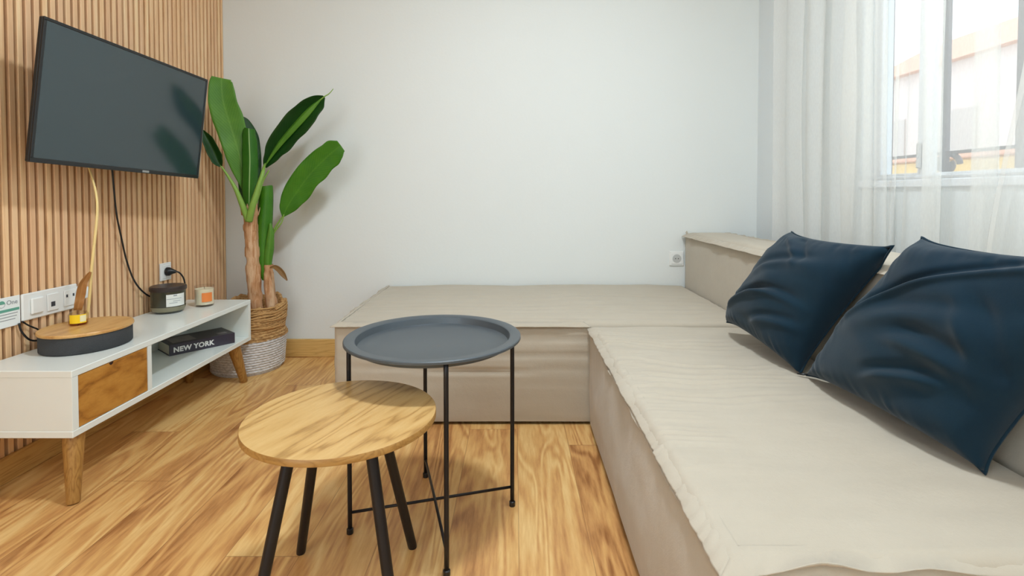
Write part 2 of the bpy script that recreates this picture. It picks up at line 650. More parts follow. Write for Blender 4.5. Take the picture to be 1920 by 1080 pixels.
# ================================================================= sheer curtains
def curtain_material():
    t = NT('sheer_voile')
    co = t.coord()
    th = t.noise(t.mapping(co, scale=(1, 1, 0.25)), 260, 2, 0.6)
    tr = t.n('ShaderNodeBsdfTransparent'); tr.inputs[0].default_value = (1, 1, 1, 1)
    df = t.n('ShaderNodeBsdfDiffuse'); df.inputs[0].default_value = rgba((244, 244, 240))
    tl = t.n('ShaderNodeBsdfTranslucent'); tl.inputs[0].default_value = rgba((246, 246, 242))
    a = t.n('ShaderNodeMixShader'); a.inputs[0].default_value = 0.22
    t.put(a.inputs[1], df.outputs[0]); t.put(a.inputs[2], tl.outputs[0])
    b = t.n('ShaderNodeMixShader')
    t.put(b.inputs[0], t.math('MULTIPLY_ADD', th, 0.06, 0.36))
    t.put(b.inputs[1], tr.outputs[0]); t.put(b.inputs[2], a.outputs[0])
    t.put(t.out.inputs[0], b.outputs[0])
    return t.m


VOILE = curtain_material()


def spline(pts, n):
    pts = np.array(pts, float)
    N = len(pts)
    out = []
    for i in range(N - 1):
        p0 = pts[max(i - 1, 0)]; p1 = pts[i]; p2 = pts[i + 1]; p3 = pts[min(i + 2, N - 1)]
        for k_ in range(n):
            t = k_ / n
            out.append(0.5 * (2 * p1 + (p2 - p0) * t + (2 * p0 - 5 * p1 + 4 * p2 - p3) * t * t + (3 * p1 - p0 - 3 * p2 + p3) * t ** 3))
    out.append(pts[-1])
    return np.array(out)


def curtain(path, z0, z1, shear, seed, zsteps=60, n=7, hem=True):
    P = spline(path, n)
    zs = np.linspace(z1, z0, zsteps)
    L = len(P)
    s = np.arange(L)
    A = np.zeros((zsteps, L, 3))
    for i, z in enumerate(zs):
        t = (z1 - z) / (z1 - z0)
        wob = 0.012 * n2(s / 9.0 + seed, np.full(L, z * 1.7 + seed))
        wob2 = 0.014 * n2(s / 7.0 + seed * 3, np.full(L, z * 1.5 + 9))
        A[i, :, 0] = XCUR + (P[:, 1] * (1 - 0.25 * t)) + wob
        A[i, :, 1] = P[:, 0] + wob2 + shear(P[:, 0], z)
        A[i, :, 2] = z
    mb = MB()
    mb.grid(A)
    return mb


XCUR = 1.172
left_path = [(2.365, 0.0), (2.30, 0.02), (2.22, -0.015), (2.155, 0.012), (2.19, 0.035), (2.13, 0.02), (2.06, -0.02), (2.035, 0.02),
             (2.07, 0.04), (1.98, 0.03), (1.92, -0.02), (1.85, 0.0), (1.832, 0.025), (1.87, 0.04), (1.90, 0.03), (1.86, -0.01),
             (1.78, -0.02), (1.745, 0.015), (1.77, 0.04), (1.81, 0.04), (1.74, 0.03), (1.70, -0.01), (1.685, 0.015), (1.71, 0.03),
             (1.66, 0.02), (1.632, 0.0), (1.618, 0.012), (1.634, 0.03), (1.60, 0.02), (1.56, -0.01), (1.515, -0.015), (1.47, 0.0), (1.455, 0.018),
             (1.48, 0.035), (1.515, 0.045), (1.53, 0.035), (1.47, 0.02), (1.42, 0.0), (1.385, -0.015), (1.31, -0.02), (1.285, 0.0),
             (1.31, 0.03), (1.37, 0.04), (1.38, 0.03), (1.31, 0.012), (1.20, 0.0), (1.14, 0.01)]
m = curtain(left_path, 0.12, 2.3, lambda y, z: 0.0 * y, 3.1)
tag(obj('sheer_curtain', m, VOILE, smooth=True, merge=False), 'white sheer curtain hanging in folds behind the corner sofa', 'curtain', 'sheer curtains at the window')
XCUR = 1.132
right_path = [(1.13, 0.0), (1.16, 0.015), (1.09, 0.02), (1.05, -0.01), (1.0, -0.02), (0.97, 0.01), (1.0, 0.03), (0.93, 0.02), (0.86, -0.02), (0.80, 0.0),
              (0.77, 0.02), (0.70, 0.0), (0.62, -0.02), (0.55, 0.01), (0.45, 0.0)]
m = curtain(right_path, 0.12, 2.3, lambda y, z: 0.10 * float(sstep(1.35, 0.6, z)) * np.clip((y - 0.6) / 0.5, 0, 1), 7.7)
tag(obj('sheer_curtain', m, VOILE, smooth=True, merge=False), 'second sheer curtain panel, overlapping the first at the far right edge', 'curtain', 'sheer curtains at the window')


# ================================================================= television
def rotm(yaw, tilt, roll):
    return Matrix.Rotation(yaw, 3, 'Z') @ Matrix.Rotation(tilt, 3, 'X') @ Matrix.Rotation(roll, 3, 'Y')


tv = thing('television', 'flat black television tilted on the slatted wood wall', 'television', (-1.315, 1.82, 1.121), rotm(1.502, 0.093, 0.037))
TW, TH = 0.702, 0.411
b_ = 0.009
m = MB()
m.box(-TW / 2, TW / 2, 0.002, 0.016, -TH / 2, TH / 2, 0, 0.003)
m.box(-TW / 2 + 0.03, TW / 2 - 0.04, 0.016, 0.05, -TH / 2 + 0.02, TH / 2 - 0.09, 0, 0.012)
obj('housing', m, BLACKPLASTIC, tv, local=True)
m = MB()
m.box(-TW / 2, TW / 2, -0.003, 0.003, TH / 2 - b_, TH / 2, 0, 0.001)
m.box(-TW / 2, TW / 2, -0.003, 0.003, -TH / 2, -TH / 2 + b_ * 1.5, 0, 0.001)
m.box(-TW / 2, -TW / 2 + b_, -0.003, 0.003, -TH / 2 + b_ * 1.5, TH / 2 - b_, 0, 0.001)
m.box(TW / 2 - b_, TW / 2, -0.003, 0.003, -TH / 2 + b_ * 1.5, TH / 2 - b_, 0, 0.001)
bz = obj('bezel', m, BLACKPLASTIC, tv, local=True)
m = MB(); m.box(0.052, 0.082, -0.0045, -0.0028, -TH / 2 + 0.003, -TH / 2 + 0.0105)
obj('badge', m, SILVER, bz, local=True, props={'label': 'small light grey badge'})
m = MB(); m.box(TW / 2 - 0.0005, TW / 2 + 0.0012, -0.0032, 0.004, -TH / 2 + 0.004, TH / 2 - 0.004)
obj('edge_trim', m, SILVER, bz, local=True)
m = MB(); m.box(-TW / 2 + b_, TW / 2 - b_, -0.0012, 0.003, -TH / 2 + b_ * 1.5, TH / 2 - b_)
obj('screen', m, SCREEN, tv, local=True)
# wall mount
m = MB()
m.box(-0.10, 0.10, 0.05, 0.058, -0.10, 0.10, 0, 0.002)
m.box(-0.03, 0.03, 0.058, 0.105, -0.03, 0.03, 0, 0.004)
m.box(-0.06, 0.06, 0.105, 0.125, -0.10, 0.10, 0, 0.003)
obj('wall_bracket', m, BLACKMETAL, tv, local=True)

# television cable with plug and the small socket it feeds from
def socket(name, label, cx, cy, cz, w_, h_, axis, group=None):
    """square socket plate: frame, insert, round well, two pin holes. axis 'x': on left wall, 'y': on back wall"""
    t = thing(name, label, 'socket', (cx, cy, cz), group=group)
    def bx(mb, a0, a1, d0, d1, z0, z1, bev=0.0, mat=0):
        if axis == 'x':
            mb.box(cx + d0, cx + d1, cy + a0, cy + a1, cz + z0, cz + z1, mat, bev)
        else:
            mb.box(cx + a0, cx + a1, cy - d1, cy - d0, cz + z0, cz + z1, mat, bev)
    def disc(mb, r, d, a=0.0, z=0.0, seg=32, depth=0.002):
        V = []
        for k_ in range(seg):
            an = 2 * PI * k_ / seg
            for dd in (d, d - depth):
                if axis == 'x':
                    V.append((cx + dd, cy + a + r * math.cos(an), cz + z + r * math.sin(an)))
                else:
                    V.append((cx + a + r * math.cos(an), cy - dd, cz + z + r * math.sin(an)))
        Fc = [tuple(range(0, 2 * seg, 2)), tuple(range(1, 2 * seg, 2))[::-1]]
        for k_ in range(seg):
            a_ = 2 * k_; b__ = 2 * ((k_ + 1) % seg)
            Fc.append((a_, b__, b__ + 1, a_ + 1))
        mb.add(V, Fc)
    mb = MB(); bx(mb, -w_ / 2, w_ / 2, 0, 0.008, -h_ / 2, h_ / 2, 0.002); obj('plate', mb, WHITEPL, t)
    mb = MB(); bx(mb, -w_ * 0.38, w_ * 0.38, 0.008, 0.011, -h_ * 0.38, h_ * 0.38, 0.001); obj('insert', mb, WHITEPL, t)
    mb = MB(); disc(mb, min(w_, h_) * 0.30, 0.0118, depth=0.001); wl = obj('well', mb, GREYPL, t)
    mb = MB(); disc(mb, 0.0026, 0.0124, -0.007, seg=10); disc(mb, 0.0026, 0.0124, 0.007, seg=10); obj('pin_holes', mb, DARKHOLE, wl)
    return t


socket('wall_socket', 'white wall socket with a black plug, on the slatted wall behind the dark candle', -1.485, 2.208, 0.511, 0.066, 0.074, 'x')
cb = thing('television_cable', 'black cable drooping from the television to the plug on the slatted wall', 'cable', (-1.46, 1.9, 0.91))
m = MB()
m.tube([(-1.45, 1.88, 0.98), (-1.455, 1.893, 0.92), (-1.46, 1.914, 0.775), (-1.466, 1.945, 0.675), (-1.47, 1.975, 0.585), (-1.47, 2.015, 0.50), (-1.468, 2.07, 0.442),
        (-1.462, 2.13, 0.41), (-1.45, 2.18, 0.392), (-1.435, 2.225, 0.395), (-1.42, 2.24, 0.43), (-1.42, 2.235, 0.475), (-1.432, 2.222, 0.505), (-1.45, 2.212, 0.511)],
       0.0032, 8, smooth_path=6)
obj('cord', m, BLACKPLASTIC, cb, smooth=True)
m = MB(); m.tube([(-1.473, 2.208, 0.511), (-1.462, 2.208, 0.511), (-1.452, 2.211, 0.511), (-1.44, 2.216, 0.509)], [0.018, 0.018, 0.011, 0.006], 16)
obj('plug', m, BLACKPLASTIC, cb, smooth=40)

socket('wall_socket', 'white wall socket low on the back wall beside the sofa backrest', 0.832, YB, 0.508, 0.074, 0.074, 'y')

# multi-gang plate
pl = thing('switch_plate', 'long white plate with switch, data port and socket on the slatted wall', 'switch plate', (-1.485, 1.655, 0.497))
m = MB(); m.box(-1.485, -1.476, 1.560, 1.757, 0.456, 0.538, 0, 0.003); obj('plate', m, WHITEPL, pl)
m = MB(); m.box(-1.476, -1.468, 1.583, 1.624, 0.472, 0.521, 0, 0.003); obj('rocker_switch', m, WHITEPL, pl)
m = MB(); m.box(-1.476, -1.472, 1.640, 1.682, 0.468, 0.523, 0, 0.002); dp = obj('data_port', m, WHITEPL, pl)
m = MB(); m.box(-1.4722, -1.4712, 1.652, 1.666, 0.482, 0.497); obj('port_opening', m, DARKHOLE, dp)
m = MB(); m.box(-1.476, -1.472, 1.702, 1.746, 0.470, 0.523, 0, 0.002); so = obj('socket_insert', m, WHITEPL, pl)
m = MB()
for yy in (1.711, 1.736):
    m.box(-1.4722, -1.4712, yy - 0.003, yy + 0.003, 0.500, 0.509)
obj('pin_holes', m, DARKHOLE, so)
# white charger plugged in at the end of the plate
m = MB(); m.tube([(-1.482, 1.772, 0.505), (-1.470, 1.772, 0.505), (-1.458, 1.772, 0.505), (-1.455, 1.772, 0.505)], [0.024, 0.024, 0.019, 0.012], 24)
tag(obj('wall_fitting', m, WHITEPL, smooth=40), 'round white fitting just right of the long switch plate', 'fitting')

# information sign
sg = thing('sign', 'white sign with green band and printed lines, left of the switch plate', 'sign', (-1.485, 1.5, 0.49))
m = MB(); m.box(-1.485, -1.480, 1.435, 1.557, 0.450, 0.538, 0, 0.001)
obj('board', m, plain('white_print', (236, 242, 242), 0.3, var=0.005), sg)
GRN = plain('green_print', (98, 164, 146), 0.4, var=0.02)
GRYP = plain('grey_print', (150, 156, 160), 0.4)
m = MB(); m.box(-1.480, -1.4794, 1.437, 1.553, 0.4955, 0.5035); obj('green_band', m, GRN, sg)
m = MB()
def disc_x(mb, x, cy, cz, r, a0=0, a1=2 * PI, seg=24, ri=0.0):
    V = []
    for k_ in range(seg + 1):
        a = a0 + (a1 - a0) * k_ / seg
        V.append((x, cy + r * math.cos(a), cz + r * math.sin(a)))
        V.append((x, cy + ri * math.cos(a), cz + ri * math.sin(a)))
    mb.add(V, [(2 * i, 2 * i + 2, 2 * i + 3, 2 * i + 1) for i in range(seg)])
disc_x(m, -1.4794, 1.5, 0.520, 0.010, 0, PI)
obj('emblem', m, GRN, sg, merge=False)
m = MB(); disc_x(m, -1.4794, 1.5, 0.520, 0.0105, PI, 2 * PI, ri=0.0092)
obj('emblem_ring', m, GRYP, sg, merge=False)


def text(s, size, mat, parent, origin, xdir, ydir, name, ext=0.0003, bold=0.0, space=1.0, align='LEFT'):
    cu = bpy.data.curves.new(name, 'FONT')
    cu.body = s; cu.size = size; cu.extrude = ext; cu.offset = bold
    cu.space_character = space
    cu.align_x = align
    cu.resolution_u = 3
    cu.materials.append(mat)
    tmp = bpy.data.objects.new(name, cu)
    COL.objects.link(tmp)
    bpy.context.view_layer.update()
    me = bpy.data.meshes.new_from_object(tmp.evaluated_get(bpy.context.evaluated_depsgraph_get()))
    bpy.data.objects.remove(tmp)
    me.name = name
    if not me.materials:
        me.materials.append(mat)
    o = bpy.data.objects.new(name, me)
    COL.objects.link(o)
    xd = Vector(xdir).normalized(); yd = Vector(ydir).normalized(); zd = xd.cross(yd)
    M = Matrix((xd, yd, zd)).transposed().to_4x4()
    M.translation = Vector(origin)
    o.parent = parent
    L_ = ROOTM[parent.name].inverted() @ M
    o.matrix_local = L_
    o.location = L_.to_translation(); o.rotation_euler = L_.to_euler()
    return o


text('One', 0.019, GRYP, sg, (-1.4794, 1.514, 0.5155), (0, 1, 0), (0, 0, 1), 'lettering')
m = MB()
for i, (a, b) in enumerate(((1.448, 1.548), (1.448, 1.545), (1.448, 1.540))):
    z = 0.4875 - i * 0.0085
    m.box(-1.480, -1.4795, a, b, z, z + 0.0022)
obj('text_lines', m, GRYP, sg)

# ================================================================= media stand
st = thing('media_stand', 'long white low media stand with oak drawer and tapered oak legs', 'media stand', (-1.33, 1.865, 0))
X0, X1, Y0, Y1, Z0, Z1 = -1.472, -1.19, 1.392, 2.345, 0.181, 0.364
tp = 0.019
m = MB(); m.box(X0, X1, Y0, Y1, Z1 - tp, Z1, 0, 0.0015); obj('top_panel', m, WHITE_LAC, st)
m = MB(); m.box(X0, X1, Y0, Y1, Z0, Z0 + tp, 0, 0.0015); obj('bottom_panel', m, WHITE_LAC, st)
for a, b in ((Y0, Y0 + 0.022), (Y1 - 0.02, Y1)):
    m = MB(); m.box(X0, X1 - 0.0005, a + 0.0008, b - 0.0008, Z0 + tp, Z1 - tp, 0, 0.0005); obj('side_panel', m, WHITE_LAC, st)
m = MB(); m.box(X0 + 0.01, X1 - 0.001, 1.684, 1.702, Z0 + tp, Z1 - tp); obj('divider', m, WHITE_LAC, st)
m = MB(); m.box(X0, X0 + 0.006, Y0 + 0.022, Y1 - 0.02, Z0 + tp, Z1 - tp); obj('back_panel', m, WHITE_LAC, st)
m = MB(); m.box(X1 - 0.018, X1 - 0.002, Y0 + 0.0235, 1.6825, Z0 + tp + 0.0015, Z1 - tp - 0.0015, 0, 0.001)
m.box(X0 + 0.03, X1 - 0.018, Y0 + 0.04, Y0 + 0.05, Z0 + tp + 0.01, Z1 - tp - 0.04)
m.box(X0 + 0.03, X1 - 0.018, 1.66, 1.67, Z0 + tp + 0.01, Z1 - tp - 0.04)
dr = obj('drawer', m, DRAWER, st, props={'label': 'warm oak drawer front'})
m = MB(); disc_x(m, X1 - 0.0015, 1.532, Z1 - tp - 0.0015, 0.008, PI, 2 * PI)
obj('finger_notch', m, FELT, dr, merge=False)
for (fx, fy, tx, ty) in ((-1.197, 1.397, -1.226, 1.437), (-1.208, 2.315, -1.226, 2.262), (-1.452, 1.397, -1.445, 1.42), (-1.452, 2.315, -1.43, 2.262)):
    m = MB(); m.tube([(fx, fy, 0.0), (fx + (tx - fx) * 0.03, fy + (ty - fy) * 0.03, 0.004), (tx, ty, Z0)], [0.0135, 0.0155, 0.0265], 24)
    obj('leg', m, OAKLEG, st, smooth=50)

# ================================================================= speaker
SPF = plain('charcoal_speaker_cloth', (60, 62, 64), 0.95, var=0.35, scale=420, bump=0.4)
spk = thing('wireless_speaker', 'oval charcoal fabric speaker with round wooden lid on the media stand', 'speaker', (-1.345, 1.635, Z1))
m = MB(); m.lathe(-1.345, 1.635, [(0.0, Z1), (0.96, Z1), (1.0, Z1 + 0.004), (1.0, 0.414), (0.98, 0.417), (0.0, 0.417)], 72, sx=0.112, sy=0.123)
obj('body', m, SPF, spk, smooth=50)
m = MB(); m.lathe(-1.345, 1.635, [(0.0, 0.417), (1.02, 0.417), (1.035, 0.4195), (1.035, 0.424), (1.02, 0.4265), (0.0, 0.4265)], 72, sx=0.112, sy=0.123)
obj('lid', m, LID, spk, smooth=50)
m = MB()
m.tube([(-1.474, 1.545, 0.455), (-1.474, 1.552, 0.43), (-1.470, 1.566, 0.405), (-1.468, 1.582, 0.393), (-1.458, 1.60, 0.390), (-1.44, 1.612, 0.390)], 0.0028, 8, smooth_path=5)
m.tube([(-1.474, 1.556, 0.458), (-1.474, 1.572, 0.444), (-1.472, 1.588, 0.432), (-1.472, 1.605, 0.42), (-1.468, 1.62, 0.39), (-1.46, 1.63, 0.3675)], 0.0024, 8, smooth_path=5)
tag(obj('power_cord', m, BLACKPLASTIC, smooth=True), 'thin black cords hanging below the sign, running behind the speaker', 'cord')

# ================================================================= reed diffuser bottle
ZB = 0.4268
bt = thing('diffuser_bottle', 'small glass diffuser bottle with yellow label on the speaker lid', 'bottle', (-1.381, 1.645, ZB))
GL = glass('bottle_glass', (0.86, 0.80, 0.68))
AMB = glass('amber_oil', (0.78, 0.42, 0.14), 0.05)
m = MB(); m.lathe(-1.381, 1.645, [(0.0, ZB), (0.022, ZB), (0.0255, ZB + 0.004), (0.0255, ZB + 0.034), (0.021, ZB + 0.041), (0.0125, ZB + 0.044), (0.0125, ZB + 0.052), (0.0145, ZB + 0.054)], 36)
obj('glass', m, GL, bt, smooth=40)
m = MB(); m.lathe(-1.381, 1.645, [(0.0, ZB + 0.003), (0.0215, ZB + 0.003), (0.0225, ZB + 0.005), (0.0225, ZB + 0.014), (0.0, ZB + 0.014)], 32)
obj('oil', m, AMB, bt, smooth=40)


def wrap_label(cx, cy, r, a0, a1, z0, z1, seg=14, th=0.0004, sx=1, sy=1):
    mb = MB()
    A = np.zeros((2, seg + 1, 3))
    for i, z in enumerate((z0, z1)):
        for k_ in range(seg + 1):
            a = a0 + (a1 - a0) * k_ / seg
            A[i, k_] = (cx + (r + th) * sx * math.cos(a), cy + (r + th) * sy * math.sin(a), z)
    mb.grid(A)
    return mb


CA = math.atan2(-1.645, 1.381)   # direction from the bottle to the room
lb = obj('label', wrap_label(-1.381, 1.645, 0.0256, CA - 0.95, CA + 0.85, ZB + 0.008, ZB + 0.035), plain('yellow_label', (250, 212, 30), 0.5), bt, merge=False, props={'label': 'bright yellow paper label'})
obj('label_print', wrap_label(-1.381, 1.645, 0.0259, CA + 0.15, CA + 0.8, ZB + 0.012, ZB + 0.032), plain('pale_print', (236, 232, 190), 0.5), lb, merge=False)
REED = plain('pale_reed', (232, 206, 140), 0.6, var=0.1)
m = MB()
m.tube([(-1.378, 1.668, ZB + 0.004), (-1.37, 1.672, ZB + 0.05), (-1.353, 1.665, 0.594), (-1.346, 1.668, 0.669), (-1.346, 1.684, 0.779), (-1.362, 1.70, 0.846), (-1.394, 1.717, 0.917), (-1.408, 1.722, 0.945)],
       [0.0042, 0.0042, 0.0044, 0.0042, 0.0038, 0.0034, 0.003, 0.0028], 10, smooth_path=6)
tag(obj('reed_stick', m, REED, smooth=True), 'long pale bent reed rising from the yellow labelled bottle to the television', 'reed')


# ---------------------------------------------------------------- leaves
def leaf_material(name, dark, light, vein, rib=0.85):
    t = NT(name)
    at = t.n('ShaderNodeAttribute'); at.attribute_name = 'leafuv'
    sp = t.n('ShaderNodeSeparateXYZ'); t.put(sp.inputs[0], at.outputs['Vector'])
    a, l = sp.outputs[0], sp.outputs[1]
    ab = t.math('ABSOLUTE', a)
    ribs = t.math('SINE', t.math('MULTIPLY', t.math('ADD', t.math('MULTIPLY', l, 1.0), t.math('MULTIPLY', ab, -0.16)), 210.0))
    nz = t.noise(t.coord(), 14, 3)
    base = t.mix(t.math('MULTIPLY_ADD', ribs, 0.05, t.math('MULTIPLY', nz, 0.9)), rgba(dark), rgba(light))
    mid = t.math('SUBTRACT', 1.0, t.math('MULTIPLY', ab, 11.0), clamp=True)
    col = t.mix(t.math('MULTIPLY', mid, rib), base, rgba(vein))
    t.set(col, 0.38, Specular_IOR_Level=0.45)
    t.bump(ribs, 0.12, 0.001)
    tl = t.n('ShaderNodeBsdfTranslucent'); t.put(tl.inputs[0], col)
    mx = t.n('ShaderNodeMixShader'); mx.inputs[0].default_value = 0.22
    t.put(mx.inputs[1], t.b.outputs[0]); t.put(mx.inputs[2], tl.outputs[0]); t.put(t.out.inputs[0], mx.outputs[0])
    return t.m


LF_MID = leaf_material('banana_leaf_green', (34, 92, 20), (74, 140, 34), (150, 190, 100))
LF_LIGHT = leaf_material('banana_leaf_light', (66, 124, 30), (112, 166, 56), (140, 186, 84), 0.3)
LF_BRIGHT = leaf_material('banana_leaf_bright', (44, 108, 16), (84, 148, 26), (110, 170, 50), 0.25)
LF_PALERIB = leaf_material('banana_leaf_pale_midrib', (38, 96, 22), (70, 132, 36), (170, 204, 130), 1.0)
LF_DARK = leaf_material('banana_leaf_dark', (14, 54, 16), (34, 88, 26), (90, 140, 60), 0.2)
LF_DEAD = leaf_material('dried_leaf', (128, 96, 58), (170, 132, 86), (180, 150, 100))


def leaf(axis, widths, side, fold=0.25, n=9, cross=13, ripple=0.04, seed=0.0, facing=(0.42, -0.9, 0.0), roll=None, asym=(1.0, 1.0)):
    """axis: 3D points, widths: half widths per axis point, side: approximate across direction.
    fold: V depth relative to half width; roll: curl angle at the rim"""
    P = spline(axis, n)
    W = spline([(w_,) for w_ in widths], n)[:, 0]
    L = len(P)
    fc = Vector(facing).normalized()
    A = np.zeros((L, cross, 3)); UV = np.zeros((L, cross, 3))
    for i in range(L):
        d = Vector(P[min(i + 1, L - 1)] - P[max(i - 1, 0)]).normalized()
        sd = Vector(side); sd = (sd - d * sd.dot(d)).normalized()
        nn = sd.cross(d).normalized()
        if nn.dot(fc) < 0:
            nn = -nn
        for j in range(cross):
            s = -1 + 2 * j / (cross - 1)
            hw = W[i] * (asym[0] if s < 0 else asym[1])
            rp = ripple * W[i] * float(n1(i * 0.16 + seed * 7 + (3 if s > 0 else 11))) * abs(s) ** 1.5 * 1.6
            if roll:
                th = s * roll
                o = sd * (math.sin(th) / roll * hw) + nn * ((1 - math.cos(th)) / roll * hw * (1 if fold > 0 else -1))
            else:
                o = sd * (s * hw) + nn * (fold * hw * (abs(s) ** 1.3) + rp)
            A[i, j] = np.array(Vector(P[i]) + o)
            A[i, j] += np.array(sd) * (0.035 * W[i] * float(n1(i * 0.2 + seed * 5 + (0 if s < 0 else 50))) * (abs(s) ** 3) * (1 if s > 0 else -1) * 2)
            UV[i, j] = (s, i / (L - 1), 0)
    mb = MB(); mb.grid(A)
    mb.leafuv = UV.reshape(-1, 3)
    return mb


def leaf_obj(name, mb, mat, parent, **k):
    o = obj(name, mb, mat, parent, smooth=True, merge=False, **k)
    a = o.data.attributes.new('leafuv', 'FLOAT_VECTOR', 'POINT')
    a.data.foreach_set('vector', mb.leafuv.ravel())
    md = o.modifiers.new('thickness', 'SOLIDIFY'); md.thickness = 0.0012; md.offset = 0
    return o


BROWNREED = leaf_material('brown_dried_reed', (158, 106, 56), (206, 152, 92), (200, 150, 90))
mb = leaf([(-1.387, 1.65, ZB + 0.045), (-1.382, 1.652, 0.50), (-1.376, 1.652, 0.53), (-1.370, 1.652, 0.555), (-1.358, 1.655, 0.578), (-1.350, 1.658, 0.592)],
          [0.010, 0.012, 0.0125, 0.011, 0.007, 0.003], (0.75, 0.65, 0), fold=0.5, seed=2, ripple=0.3)
tag(leaf_obj('dried_leaf', mb, BROWNREED, None), 'brown dried leaf standing in the yellow labelled bottle', 'dried leaf')

# ================================================================= candles
cdl = thing('jar_candle', 'dark glass candle jar with black lid and white label on the media stand', 'candle', (-1.395, 2.095, Z1))
SMOKE = plain('smoked_glass', (62, 62, 50), 0.12, var=0.15, scale=9, Specular_IOR_Level=0.6)
WAXG = plain('olive_wax_band', (132, 128, 104), 0.2, var=0.1, scale=15, Specular_IOR_Level=0.6)
cx, cy = -1.398, 2.10
m = MB(); m.lathe(cx, cy, [(0.0, Z1), (0.044, Z1), (0.053, Z1 + 0.006), (0.058, Z1 + 0.016), (0.0605, Z1 + 0.04), (0.0605, Z1 + 0.088), (0.0, Z1 + 0.088)], 48)
jb = obj('jar', m, SMOKE, cdl, smooth=40)
m = MB(); m.lathe(cx, cy, [(0.0555, Z1 + 0.009), (0.0598, Z1 + 0.018), (0.0606, Z1 + 0.027)], 48)
obj('wax_band', m, WAXG, jb, smooth=True, merge=False)
m = MB(); m.lathe(cx, cy, [(0.0, Z1 + 0.088), (0.062, Z1 + 0.088), (0.0645, Z1 + 0.091), (0.0645, Z1 + 0.103), (0.061, Z1 + 0.107), (0.0, Z1 + 0.1085)], 48)
obj('lid', m, plain('dark_brown_lid', (56, 46, 44), 0.4), cdl, smooth=40)
CA2 = math.atan2(-2.10, 1.398)
lb = obj('label', wrap_label(cx, cy, 0.0607, CA2 - 0.12, CA2 + 1.05, Z1 + 0.030, Z1 + 0.078), plain('white_label', (228, 230, 224), 0.5), cdl, merge=False, props={'label': 'white paper label with small print'})
m = MB()
for (a0, a1, z) in ((0.38, 0.58, 0.0705), (0.02, 0.42, 0.059), (0.30, 0.86, 0.059), (0.36, 0.78, 0.050), (0.16, 0.60, 0.043)):
    q = wrap_label(cx, cy, 0.061, CA2 - 0.12 + a0 * 1.17 / 1.0 * 0.9, CA2 - 0.12 + a1 * 1.17 * 0.9, Z1 + z, Z1 + z + (0.005 if z > 0.07 else 0.002), seg=6)
    m.add(q.v, q.f)
obj('label_print', m, GRYP, lb, merge=False)

cx, cy = -1.321, 2.215
cdl = thing('glass_candle', 'small cream candle in clear glass with orange label on the media stand', 'candle', (cx, cy, Z1))
m = MB(); m.lathe(cx, cy, [(0.0, Z1), (0.033, Z1), (0.0365, Z1 + 0.004), (0.0385, Z1 + 0.088), (0.0365, Z1 + 0.088), (0.035, Z1 + 0.008), (0.0, Z1 + 0.008)], 48)
obj('glass', m, glass('clear_glass', (0.95, 0.93, 0.92)), cdl, smooth=40)
m = MB(); m.lathe(cx, cy, [(0.0, Z1 + 0.009), (0.0345, Z1 + 0.009), (0.036, Z1 + 0.074), (0.0, Z1 + 0.072)], 40)
obj('wax', m, plain('cream_wax', (250, 244, 214), 0.5, var=0.02, Subsurface_Weight=0.2), cdl, smooth=40)
m = MB(); m.tube([(cx, cy, Z1 + 0.072), (cx, cy, Z1 + 0.082)], 0.001, 6)
obj('wick', m, BLACKPLASTIC, cdl)
CA3 = math.atan2(-2.215, 1.321)
obj('label', wrap_label(cx, cy, 0.0385, CA3 - 0.25, CA3 + 0.80, Z1 + 0.022, Z1 + 0.060), plain('orange_label', (232, 132, 62), 0.5), cdl, merge=False, props={'label': 'square orange label'})

# ================================================================= book
BK = plain('dark_photo_cover', (52, 48, 54), 0.35, var=0.5, scale=14)
BKS = plain('dark_spine', (60, 56, 68), 0.35, var=0.1)
PAPER = plain('cream_pages', (206, 196, 178), 0.8)
a_ = math.atan2(0.19, 0.157)
zb = Z0 + tp
bk = thing('book', 'thick dark hardback book lying in the open shelf of the stand', 'book', (-1.362, 2.045, zb), Matrix.Rotation(a_, 3, 'Z'))
BL, BD, BT = 0.246, 0.135, 0.044
m = MB()
m.box(0, BL, -0.0, BD, 0, 0.003, 0, 0.0006)
m.box(0, BL, -0.0, BD, BT - 0.003, BT, 0, 0.0006)
obj('cover', m, BK, bk, local=True)
m = MB(); m.box(0, BL, -0.003, 0.001, 0, BT, 0, 0.001); sp_ = obj('spine', m, BKS, bk, local=True)
m = MB(); m.box(0.003, BL - 0.003, 0.001, BD - 0.004, 0.003, BT - 0.003); obj('pages', m, PAPER, bk, local=True)
m = MB(); m.box(0.02, 0.105, 0.02, 0.11, BT, BT + 0.0004)
m.box(0.19, 0.225, 0.02, 0.05, BT, BT + 0.0004)
obj('cover_photo', m, plain('grey_cover_picture', (128, 122, 120), 0.4, var=0.5, scale=40), bk, local=True)
M_ = ROOTM[bk.name]
o_ = M_ @ Vector((0.014, -0.0032, 0.012))
text('NEW YORK', 0.027, plain('white_ink', (240, 240, 238), 0.5, var=0.0), sp_, o_, M_.to_3x3() @ Vector((1, 0, 0)), (0, 0, 1), 'spine_title', bold=0.0011, space=1.06)

